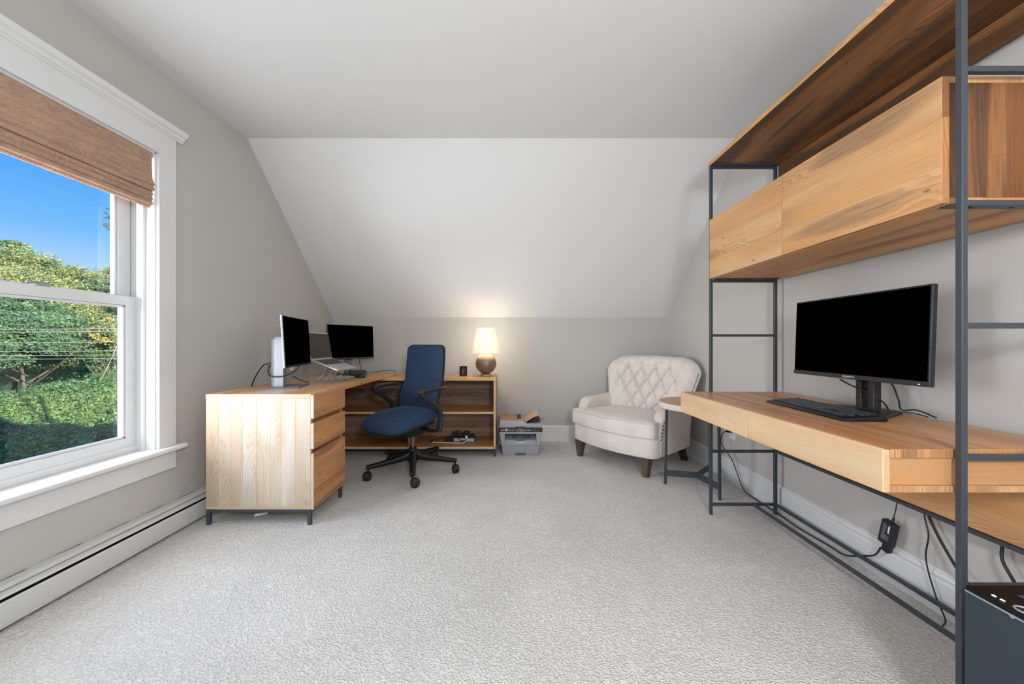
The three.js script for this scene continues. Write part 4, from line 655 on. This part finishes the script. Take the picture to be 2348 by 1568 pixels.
/* ───────────── printer ───────────── */
{
  const s = thing('printer', 'grey multifunction printer on the carpet beside the bookcase', 'printer', [0.090, 0, -3.463]);
  const grey = phys({ color: '#a3a6ab', roughness: 0.5 }), grey2 = phys({ color: '#989ba1', roughness: 0.5 }), dark = std('#2c2725', 0.45);
  const ringAt = (y, hw, d0, d1, r) => { const out = []; for (const [cx, cz, a0] of [[hw - r, -r + d0, 0], [-hw + r, -r + d0, 1], [-hw + r, -d1 + r, 2], [hw - r, -d1 + r, 3]]) for (let i = 0; i <= 4; i++) { const t = (a0 + i / 4) * Math.PI / 2; out.push(v3(cx + r * Math.cos(t), y, cz + r * Math.sin(t))); } return out.reverse(); };
  mesh('lower_tray', soft(loft([ringAt(0.004, 0.174, 0, 0.36, 0.02), ringAt(0.03, 0.178, 0, 0.36, 0.02), ringAt(0.0875, 0.184, 0, 0.36, 0.02)]), 0.7), grey2, s);
  put(mesh('tray_grip', box(0.1, 0.022, 0.01, 0.002), std('#5c5f64', 0.6), s), 0, 0.013, 0.0);
  // body with a real opening: side cheeks, header, floor
  const cheek = (sx) => soft(loft([[0.09, 0.1845], [0.15, 0.193], [0.2, 0.201], [0.221, 0.205]].map(([y, hw]) => { const a = [v3(sx * 0.149, y, 0), v3(sx * (hw - 0.014), y, 0), v3(sx * (hw - 0.004), y, -0.005), v3(sx * hw, y, -0.016), v3(sx * hw, y, -0.37), v3(sx * 0.149, y, -0.37)]; return sx > 0 ? a : a.reverse(); })), 0.7);
  for (const sx of [-1, 1]) mesh('body_side', cheek(sx), grey, s);
  put(mesh('body_header', box(0.298, 0.019, 0.36, 0.001), grey, s), 0, 0.2115, -0.18);
  put(mesh('body_sill', box(0.298, 0.012, 0.36, 0.001), grey, s), 0, 0.096, -0.18);
  put(mesh('manual_feed_door', box(0.292, 0.036, 0.01, 0.003), grey, s), 0, 0.1195, -0.006);
  const ramp = box(0.294, 0.006, 0.2, 0.001, 1); ramp.rotateX(0.22); put(mesh('output_tray', ramp, grey2, s), 0, 0.16, -0.1);
  put(mesh('output_back', box(0.294, 0.1, 0.01, 0.001), std('#2b2c2f', 0.7), s), 0, 0.15, -0.2);
  for (const x of [-0.068, -0.045, 0.04, 0.075]) put(mesh('paper_guide', box(0.008, 0.026, 0.03, 0.002), std('#26272a', 0.6), s), x, 0.166, -0.03);
  put(mesh('door_pull', box(0.075, 0.008, 0.008, 0.002), std('#4a4c50', 0.6), s), 0, 0.1405, -0.004);
  put(mesh('logo', lettering('brother', 0.0125), std('#f2f2f2', 0.5), s), 0, 0.121, -0.0005);
  const panel = mesh('control_panel', soft(loft([ringAt(0.2205, 0.206, 0.002, 0.37, 0.02), ringAt(0.226, 0.209, 0.008, 0.37, 0.025), ringAt(0.245, 0.206, 0.003, 0.37, 0.025), ringAt(0.258, 0.2, -0.006, 0.37, 0.02)]), 0.7), dark, s);
  const pz = 0.0065, px = (q) => (q - 910) / 3458, py = (q) => EYE - (940 + q / 14.25 - 787) / 242.6;
  put(mesh('quick_guide', box(0.024, 0.024, 0.001, 0), std('#c9c5bb', 0.6), panel), px(442), py(645), pz);
  put(mesh('display_window', box(0.05, 0.008, 0.001, 0), std('#8d8a80', 0.4), panel), px(915), py(622), pz);
  for (const q of [825, 915, 1005, 1085, 1190]) put(mesh('panel_button', box(0.016, 0.006, 0.002, 0.001, 1), std('#d8d5ce', 0.5), panel), px(q), py(q > 1050 ? 655 : 680), pz);
  for (const q of [545, 595, 640]) put(mesh('panel_button', box(0.009, 0.005, 0.002, 0.001, 1), std('#cfccc6', 0.5), panel), px(q), py(660), pz);
  for (let i = 0; i < 3; i++) for (let j = 0; j < 4; j++) put(mesh('keypad_button', box(0.009, 0.005, 0.002, 0.001, 1), std('#4a4441', 0.5), panel), px(1245 + i * 42), py(600 + j * 26), pz);
  put(mesh('start_button', box(0.022, 0.009, 0.002, 0.001, 1), std('#1b1716', 0.4), panel), px(1470), py(620), pz);
  put(mesh('model_print', box(0.034, 0.005, 0.0008, 0), std('#d8d5ce', 0.5), panel), px(315), py(650), pz);
  const feeder = extrude(polygon([[-0.2, 0.259], [0.2, 0.259], [0.198, 0.29], [0.067, 0.287], [0.014, 0.3255], [-0.196, 0.3255]]), 0.33, 0.004, 2); feeder.translate(0, 0, -0.335); mesh('document_feeder', soft(feeder, 0.5), grey, s);
  put(mesh('lid_grip', box(0.095, 0.014, 0.012, 0.003), std('#4b4e55', 0.5), s), px(905), 0.264, -0.002);
  put(mesh('feeder_lid', board(0.205, 0.006, 0.27, 'x', 0.002), wood('honey', '#dcb496', 0.4), s), -0.093, 0.3285, -0.155);
  put(mesh('feeder_slot', box(0.04, 0.004, 0.21, 0.001), std('#3b2f28', 0.6), s), -0.012, 0.331, -0.17);
  const tray = board(0.15, 0.008, 0.2, 'x', 0.002); tray.rotateZ(0.52); put(mesh('input_tray', tray, wood('blond', '#f6e2d2', 0.4), s), 0.108, 0.338, -0.17);
  const catchT = box(0.13, 0.006, 0.2, 0.002); catchT.rotateZ(0.2); put(mesh('catch_tray', catchT, std('#27282b', 0.5), s), 0.13, 0.302, -0.17);
  mesh('paper_stop', new THREE.TubeGeometry(new THREE.CatmullRomCurve3([v3(0.17, 0.315, -0.13), v3(0.232, 0.326, -0.13), v3(0.236, 0.32, -0.13), v3(0.23, 0.312, -0.13), v3(0.17, 0.302, -0.13)]), 24, 0.002, 6), std('#6b6c6e', 0.4), s);
}

/* ───────────── power strip ───────────── */
{
  const s = thing('power_strip', 'black and silver power strip on the lowest bookcase shelf with plugs and cords', 'power strip', [-0.49, 0.0945, -3.58], 0.0);
  put(mesh('housing', box(0.3, 0.04, 0.06, 0.004), M.black, s), -0.01, 0.0215, -0.04);
  put(mesh('front_face', box(0.2, 0.03, 0.01, 0.002), std('#b9bcc2', 0.4), s), 0.03, 0.02, 0.0);
  for (const [x, w, h] of [[-0.06, 0.05, 0.05], [0.0, 0.035, 0.035], [0.05, 0.055, 0.055], [0.11, 0.04, 0.03]]) put(mesh('plug', box(w, h, 0.04, 0.005), M.blackSoft, s), x, 0.04 + h / 2, -0.04);
  put(mesh('white_plug', box(0.024, 0.022, 0.03, 0.003), M.white, s), 0.055, 0.05, 0.0);
  mesh('cord', tube([v3(0.055, 0.05, 0.015), v3(0.06, 0.02, 0.03), v3(0.03, 0.004, 0.045), v3(-0.08, 0.004, 0.05), v3(-0.2, 0.006, 0.045), v3(-0.27, 0.005, 0.04)], 0.0035, 60), M.white, s);
  mesh('cord', tube([v3(-0.06, 0.06, -0.02), v3(-0.03, 0.11, -0.02), v3(-0.01, 0.09, 0.0), v3(-0.02, 0.04, 0.012), v3(0.0, 0.018, 0.02), v3(0.04, 0.02, 0.018), v3(0.08, 0.06, 0.0), v3(0.06, 0.09, -0.03)], 0.004, 80), M.black, s);
  mesh('cord', tube([v3(-0.16, 0.03, -0.04), v3(-0.22, 0.03, -0.03), v3(-0.29, 0.012, 0.0), v3(-0.3, 0.006, 0.03)], 0.006, 40), M.black, s);
}

/* ───────────── cords along the right wall ───────────── */
function cable(name, label, pts, r, mat, group) { return tag(mesh(name, tube(pts, r, Math.max(50, pts.length * 14)), mat), label, 'cord', group); }
{
  const s = thing('wall_outlet', 'white wall outlet low on the right wall beneath the desk', 'outlet', [XR, 0.385, -2.79]);
  put(mesh('cover_plate', box(0.006, 0.115, 0.072, 0.002), M.white, s), -0.003, 0, 0);
  for (const y of [-0.022, 0.022]) put(mesh('socket', box(0.004, 0.03, 0.034, 0.001), M.trim, s), -0.006, y, 0);
  const c = thing('adapter_cord', 'black power cord running from the outlet down the wall to the adapter', 'cord');
  put(mesh('plug', box(0.034, 0.02, 0.026, 0.005), M.black, c), 1.66, 0.388, -2.79);
  mesh('cord', tube([P(1.645, 0.388, 2.79), P(1.61, 0.38, 2.78), P(1.6, 0.3, 2.79), P(1.635, 0.2, 2.72), P(1.65, 0.09, 2.66), P(1.652, 0.02, 2.6), P(1.648, 0.006, 2.45), P(1.65, 0.005, 2.28), P(1.64, 0.005, 2.08), P(1.655, 0.005, 1.9), P(1.652, 0.008, 1.82), P(1.64, 0.06, 1.72), P(1.638, 0.105, 1.65), P(1.636, 0.135, 1.63), P(1.634, 0.155, 1.62)], 0.0034, 240), M.black, c);
  const a = thing('power_adapter', 'black power adapter brick with printed label hanging against the right baseboard', 'power adapter', [1.638, 0.234, -1.59]);
  const lean = part('case', a); lean.rotation.x = 0.2;
  const cv = document.createElement('canvas'); cv.width = 96; cv.height = 160; const x = cv.getContext('2d'); x.fillStyle = '#23262b'; x.fillRect(0, 0, 96, 160); x.fillStyle = '#8d8f92';
  for (let i = 0; i < 11; i++) x.fillRect(14, 14 + i * 12, 22 + (i * 37) % 20, 5); x.fillStyle = '#d8d8d8'; x.fillRect(62, 14, 14, 60); x.fillStyle = '#6f6a64'; for (let i = 0; i < 4; i++) x.fillRect(44 + i * 10, 96, 6, 40);
  const ct = new THREE.CanvasTexture(cv); ct.colorSpace = THREE.SRGBColorSpace;
  put(mesh('shell', box(0.027, 0.108, 0.055, 0.004), std('#1d2126', 0.5), lean), 0, 0, 0);
  const lp = new THREE.PlaneGeometry(0.045, 0.092); lp.rotateY(-Math.PI / 2); put(mesh('printed_label', lp, std('#ffffff', 0.6, { map: ct }), lean), -0.0138, 0.002, 0);
  put(mesh('inlet_plug', box(0.024, 0.03, 0.03, 0.004), M.black, lean), 0, -0.07, 0.008);
  put(mesh('strain_relief', new THREE.CylinderGeometry(0.003, 0.006, 0.026, 12), M.black, lean), 0, 0.068, 0.006);
  mesh('output_cord', tube([v3(0, 0.08, 0.022), v3(0.01, 0.12, 0.022), v3(0.018, 0.17, 0.02), v3(0.02, 0.25, 0.02)], 0.002, 30), M.black, a);
  cable('hanging_cable', 'thin black cord hanging behind the desk down to the carpet', [P(1.66, 0.5, 1.475), P(1.66, 0.37, 1.472), P(1.652, 0.30, 1.45), P(1.655, 0.2, 1.462), P(1.651, 0.063, 1.42), P(1.648, 0.008, 1.39), P(1.60, 0.005, 1.36)], 0.0026, M.black);
  cable('hanging_cable', 'thick dark cord slanting from behind the desk to the computer', [P(1.66, 0.5, 1.48), P(1.66, 0.40, 1.468), P(1.65, 0.23, 1.36), P(1.58, 0.12, 1.15), P(1.4, 0.1, 1.03), P(1.27, 0.16, 0.905)], 0.0048, M.rubber);
  cable('hanging_cable', 'black cord dropping behind the desk just above the computer tower', [P(1.66, 0.5, 1.24), P(1.66, 0.38, 1.238), P(1.652, 0.33, 1.232), P(1.64, 0.27, 1.19), P(1.5, 0.2, 1.05), P(1.24, 0.3, 0.91)], 0.0045, M.black);
  cable('monitor_cable', 'black cords looping from the large monitor stand to the back of the desk', [P(1.50, 0.905, 1.6), P(1.525, 0.885, 1.575), P(1.575, 0.90, 1.53), P(1.585, 0.83, 1.50), P(1.6, 0.785, 1.5), P(1.625, 0.79, 1.47), P(1.65, 0.768, 1.42)], 0.003, M.black);
  cable('monitor_cable', 'short black cord with plug hanging under the large monitor beside its stand', [P(1.49, 0.895, 1.66), P(1.50, 0.875, 1.625), P(1.515, 0.86, 1.595), P(1.53, 0.84, 1.56), P(1.56, 0.81, 1.535), P(1.575, 0.783, 1.53)], 0.0035, M.black);
  cable('keyboard_cable', 'thin black keyboard cord lying across the right desk', [P(1.42, 0.775, 1.62), P(1.46, 0.781, 1.6), P(1.52, 0.781, 1.52), P(1.6, 0.779, 1.46), P(1.64, 0.768, 1.44)], 0.002, M.black);
}
/* ───────────── cords on and below the left desk ───────────── */
cable('monitor_cable', 'thick black cord arching from behind the left desk to the silver stand', [P(-1.788, 0.55, 2.52), P(-1.785, 0.76, 2.52), P(-1.72, 0.87, 2.50), P(-1.655, 0.917, 2.47), P(-1.60, 0.918, 2.47)], 0.0042, M.black);
cable('monitor_cable', 'black cord looped around the silver monitor stand', [P(-1.62, 0.915, 2.47), P(-1.625, 0.88, 2.45), P(-1.59, 0.842, 2.42), P(-1.54, 0.836, 2.42), P(-1.49, 0.85, 2.46), P(-1.465, 0.885, 2.52), P(-1.48, 0.90, 2.55)], 0.0038, M.black);
cable('desk_cable', 'short black cord lying on the left desk behind the silver stand', [P(-1.53, 0.83, 2.56), P(-1.50, 0.80, 2.6), P(-1.50, 0.77, 2.7), P(-1.52, 0.767, 2.75)], 0.0032, M.black);
cable('hub_cable', 'thin black cord from the docking box along the back of the left desk', [P(-1.37, 0.785, 3.42), P(-1.3, 0.785, 3.5), P(-1.22, 0.79, 3.62), P(-1.17, 0.78, 3.68), P(-1.168, 0.765, 3.70)], 0.003, M.black);
cable('hub_cable', 'black cord curling between the laptop stand and the docking box', [P(-1.50, 0.83, 3.4), P(-1.485, 0.79, 3.36), P(-1.45, 0.772, 3.33), P(-1.42, 0.78, 3.35)], 0.003, M.black);
cable('hub_cable', 'black cord hanging from the corner monitor to the docking box', [P(-1.42, 0.92, 3.44), P(-1.415, 0.87, 3.42), P(-1.40, 0.84, 3.42), P(-1.40, 0.80, 3.40)], 0.003, M.black);
{
  const s = thing('white_cord', 'white cord with connector lying under the drawer pedestal', 'cord');
  mesh('cord', tube([P(-1.78, 0.02, 2.33), P(-1.72, 0.03, 2.3), P(-1.65, 0.035, 2.27), P(-1.58, 0.02, 2.27), P(-1.52, 0.012, 2.28)], 0.006, 60), M.white, s);
  const g = box(0.07, 0.016, 0.022, 0.004); g.rotateY(0.6); put(mesh('connector', g, M.white, s), -1.535, 0.012, -2.25);
  cable('floor_cord', 'short white cord lying on the carpet against the back baseboard', [P(0.47, 0.006, 3.93), P(0.52, 0.02, 3.925), P(0.56, 0.006, 3.91), P(0.6, 0.012, 3.92), P(0.66, 0.006, 3.935), P(0.72, 0.006, 3.93)], 0.0035, M.white);
  cable('lamp_cord', 'thin clear lamp cord hanging behind the end of the bookcase', [P(-0.16, 0.70, 3.88), P(-0.125, 0.55, 3.89), P(-0.085, 0.42, 3.90), P(-0.06, 0.30, 3.92), P(-0.05, 0.12, 3.93)], 0.0025, std('#cfc9bd', 0.4));
}

/* ───────────── globe lamp out of view behind the camera, placed to light ceiling and walls ───────────── */
{
  const s = thing('unseen_globe_lamp', 'unseen white globe lamp behind the camera lighting the ceiling and walls', 'lamp', [0.45, YC, 0.55]);
  mesh('canopy', new THREE.LatheGeometry([[0, 0], [0.07, 0], [0.072, -0.012], [0.05, -0.028], [0, -0.03]].map(([a, b]) => new THREE.Vector2(a, b)), 40), M.white, s);
  put(mesh('stem', new THREE.CylinderGeometry(0.008, 0.008, 0.86, 12), M.silver, s), 0, -0.445, 0);
  put(mesh('globe', new THREE.SphereGeometry(0.17, 40, 28), phys({ color: '#ffffff', emissive: '#f7f8ff', emissiveIntensity: 1.5, roughness: 0.6 }), s), 0, -1.03, 0);
  const l = new THREE.PointLight('#f7f8ff', 8.6); l.position.set(0, -1.03, 0); l.shadow.radius = 8; l.castShadow = true; s.add(l);
}

/* ───────────── outdoors ───────────── */
{
  const n = noiseField(601);
  const grass = texture(256, 256, (u, v, o) => { const q = 0.6 + 0.5 * n(u * 90, v * 90, 90, 90); o[0] = 72 * q; o[1] = 104 * q; o[2] = 52 * q; }); grass.repeat.set(30, 30);
  const gg = new THREE.PlaneGeometry(90, 90); gg.rotateX(-Math.PI / 2); put(struct('ground', gg, std('#ffffff', 1, { map: grass })), -48, -3.4, -20);
  const leafG = (() => { const g = new THREE.BufferGeometry(); g.setAttribute('position', new THREE.Float32BufferAttribute([0, 0, -0.5, 0.26, 0.05, 0, 0, 0.0, 0.5, -0.26, 0.05, 0, 0, -0.03, 0], 3)); g.setIndex([0, 4, 1, 1, 4, 2, 2, 4, 3, 3, 4, 0]); g.computeVertexNormals(); return g; })();
  const leafM = phys({ color: '#ffffff', roughness: 0.7, transmission: 0.35, thickness: 0, side: THREE.DoubleSide });
  const q = new THREE.Quaternion(), e = new THREE.Euler(), m4 = new THREE.Matrix4(), col = new THREE.Color();
  function leaves(name, count, place, parent) {
    const im = new THREE.InstancedMesh(leafG, leafM, count); shade(im);
    for (let i = 0; i < count; i++) { const { p, size, c, n: nn } = place(i); e.set(rr(-1.5, 1.5), rr(0, 6.28), rr(-1.5, 1.5)); q.setFromEuler(e); m4.compose(p, q, v3(size, size, size)); im.setMatrixAt(i, m4); im.setColorAt(i, c); }
    im.name = name; im.userData.kind = 'stuff'; parent.add(im); return im;
  }
  // hedge: a billowing bank of shrubs
  reseed(77);
  const hx = noiseField(611);
  const bank = (a, b) => { const bump = hx(a * 1.1 + 50, b * 1.1 + 50, 1000, 1000) * 1.1 + hx(a * 2.7, b * 2.7, 1000, 1000) * 0.5 + hx(a * 6 + 9, b * 6, 1000, 1000) * 0.2, t = clamp((a - 4.5) / 7.5); return -3.2 + 3.05 * Math.pow(t, 0.55) - 0.5 + bump * lerp(0.9, 0.5, t) + (a > 12.4 ? -(a - 12.4) * 2.2 : 0); };
  const h = thing('hedge', 'broad green bank of shrubs outside below the window', 'hedge');
  const core = new THREE.PlaneGeometry(10, 15, 90, 130); core.rotateX(-Math.PI / 2); { const p = core.attributes.position; for (let i = 0; i < p.count; i++) { const a = p.getX(i) + 9, b = p.getZ(i) + 8.5; p.setXYZ(i, -a, bank(a, b) - 0.1, -b); } core.computeVertexNormals(); }
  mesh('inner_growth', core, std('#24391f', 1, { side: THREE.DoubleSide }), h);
  leaves('foliage', 260000, () => { const a = rr(4.2, 13.6), b = rnd() < 0.68 ? a * rr(0.66, 1.0) : rr(1.5, 15.8), k = hx(a * 1.4, b * 1.4 + 7, 1000, 1000), y = bank(a, b) + rr(-0.1, 0.1) + (rnd() < 0.04 ? rr(0, 0.25) : 0); const l = rr(0.55, 1.25); col.setRGB(lerp(0.15, 0.26, k) * l, lerp(0.32, 0.46, k) * l, lerp(0.17, 0.15, k) * l); return { p: v3(-a, y, -b), size: rr(0.055, 0.1), c: col }; }, h);
  // trees
  const bark = std('#6a6a64', 0.95);
  function tree(label, x, d, top, spread, tone, count, seed, lowest = -0.6) {
    count *= 3.2;
    reseed(seed); const t = thing('tree', label, 'tree', [x, -3.4, -d], 0, 'trees beyond the hedge'), hgt = top + 3.4;
    const trunkPts = [v3(0, 0, 0), v3(rr(-0.2, 0.2), hgt * 0.35, rr(-0.2, 0.2)), v3(rr(-0.4, 0.4), hgt * 0.8, rr(-0.4, 0.4))];
    mesh('trunk', strip(trunkPts, 0.22, 0.2, v3(1, 0, 0.2), 14, (k) => 1 - 0.75 * k), bark, t);
    for (let i = 0; i < 5; i++) { const y = hgt * rr(0.3, 0.6), a = rr(0, 6.28); mesh('branch', strip([v3(0, y, 0), v3(Math.cos(a) * spread * 0.35, y + hgt * 0.1, Math.sin(a) * spread * 0.35), v3(Math.cos(a) * spread * 0.7, y + hgt * 0.22, Math.sin(a) * spread * 0.7)], 0.075, 0.075, v3(0.3, 0.2, 1), 8, (k) => 1 - 0.7 * k), bark, t); }
    const blobs = []; for (let i = 0; i < 95; i++) { const f = rnd(), y = lerp(3.4 + lowest, hgt - 0.3, Math.pow(f, 0.75)), rad = spread * (0.35 + 0.65 * Math.sqrt(rnd())) * (1 - Math.pow((y - hgt * 0.45) / (hgt * 0.6), 2)), a = rr(0, 6.28); blobs.push([Math.cos(a) * rad, y, Math.sin(a) * rad, rr(0.35, 1.0) * spread * 0.24, rnd()]); }
    for (let i = 0; i < 6; i++) blobs.push([rr(-0.35, 0.35), hgt - rr(-0.1, 0.9), rr(-0.35, 0.35), rr(0.1, 0.22) * spread * 0.5, rnd()]);
    const green = [0.2, 0.37, 0.17];
    leaves('crown', Math.round(count), () => { const b = blobs[Math.floor(rnd() * blobs.length)], dir = v3(rr(-1, 1), rr(-1, 1), rr(-1, 1)).normalize(), r = b[3] * Math.pow(rnd(), 0.4) * (rnd() < 0.12 ? 1.35 : 1); const p = v3(b[0] + dir.x * r * 1.3, b[1] + dir.y * r * 0.55, b[2] + dir.z * r * 1.3), l = rr(0.6, 1.3), k = clamp(b[4] * 1.5 - 0.25 + rr(-0.2, 0.2)); col.setRGB(lerp(green[0], tone[0], k) * l, lerp(green[1], tone[1], k) * l, lerp(green[2], tone[2], k) * l); return { p, size: rr(0.06, 0.13), c: col }; }, t);
  }
  const yg = [0.62, 0.66, 0.30], mg = [0.32, 0.46, 0.19], dg = [0.19, 0.36, 0.19], bl = [0.21, 0.40, 0.26];
  tree('tall yellow-green tree showing at the pane\'s outer edge', -25.5, 18.6, 6.0, 3.6, yg, 22000, 1);
  tree('bushy yellow-green tree with sunlit crown left of the dip in the treeline', -22.5, 18.2, 5.0, 3.2, yg, 20000, 2);
  tree('mid green tree standing at the dip in the treeline', -20.8, 18.6, 4.2, 2.6, mg, 16000, 3);
  tree('feathery green tree just beside the window stile', -21.5, 20.5, 5.6, 2.6, [0.5, 0.56, 0.27], 16000, 4);
  tree('dark green tree behind the utility wires', -17.4, 13.2, 2.3, 2.5, bl, 20000, 5, 0.4);
  tree('broad dark tree behind the wires with pale trunk', -19.5, 14.4, 2.8, 2.8, dg, 22000, 6, 0.3);
  tree('small golden-leaved tree where the wires meet the stile', -15.2, 14.03, 2.05, 1.05, [0.75, 0.68, 0.28], 5000, 7, 0.9);
  tree('shaded deep green tree filling the gap under the tall crowns', -27.5, 22.5, 4.6, 4.2, dg, 20000, 8, -1.6);
  tree('shaded green tree low behind the others by the stile', -23.5, 23.5, 3.8, 4.0, bl, 20000, 9, -1.6);
  tree('full green tree past the outer window casing at the end of the treeline', -27.5, 15.2, 4.8, 3.6, mg, 11000, 10, -1.2);
  tree('lighter green tree standing alone beyond the near end of the hedge', -25.5, 11.2, 4.2, 3.2, yg, 10000, 11, -1.2);
  // slender tree close to the house: only the tip of one branch shows beside the stile
  { reseed(9); const t = thing('tree', 'slender tree whose leafy twig shows against the sky by the upper sash', 'tree', [-3.3, -3.4, -4.7]); mesh('trunk', strip([v3(0, 0, 0), v3(0.05, 3, 0), v3(0, 5.2, 0.05), v3(-0.1, 7, 0)], 0.14, 0.14, v3(1, 0, 0.2), 16, (k) => 1 - 0.7 * k), bark, t);
    mesh('branch', strip([v3(0, 4.9, 0.04), v3(-0.6, 5.7, 0.1), v3(-1.2, 6.1, 0.12), v3(-1.62, 6.05, 0.14), v3(-1.72, 5.88, 0.14)], 0.035, 0.035, v3(0.2, 0, 1), 20, (k) => 1 - 0.75 * k), bark, t);
    leaves('leaves', 260, (i) => { const k = i < 60 ? 0 : rnd(); col.setRGB(0.10, 0.17, 0.12); const c = i < 60 ? v3(-1.64, 5.98, 0.14) : v3(lerp(-0.3, -1.5, k), lerp(5.3, 6.15, Math.sqrt(k)), 0.1); return { p: c.add(v3(rr(-0.09, 0.09), rr(-0.15, 0.12), rr(-0.1, 0.1))), size: rr(0.03, 0.06), c: col }; }, t); }
  // utility wires
  const wm = std('#c8c4bd', 0.6), WD = 11.0, ys = [752, 758.5, 783, 803, 812.5, 820.5];
  ys.forEach((py, i) => { const y0 = EYE - (py + 3 - 787) * WD / FOCAL, y1 = EYE - (py - 2 - 787) * WD / FOCAL; tag(mesh('utility_wire', tube([v3(-18, y0, -WD), v3(-14, (y0 + y1) / 2 - 0.03, -WD), v3(-9, y1, -WD)], i < 2 ? 0.012 : 0.010, 24, 6), wm), ['uppermost', 'second highest', 'third highest', 'fourth highest', 'fifth highest', 'lowest'][i] + ' of the utility wires crossing the view outside the window', 'wire', 'utility wires outside the window'); });
  tag(mesh('guy_wire', tube([v3(-11.2, 0.95, -10.4), v3(-11.5, 0.2, -10.35), v3(-11.75, -0.3, -10.3)], 0.007, 12, 6), wm), 'pale guy wire slanting down into the hedge beside the stile', 'wire');
}

renderer.render(scene, camera);
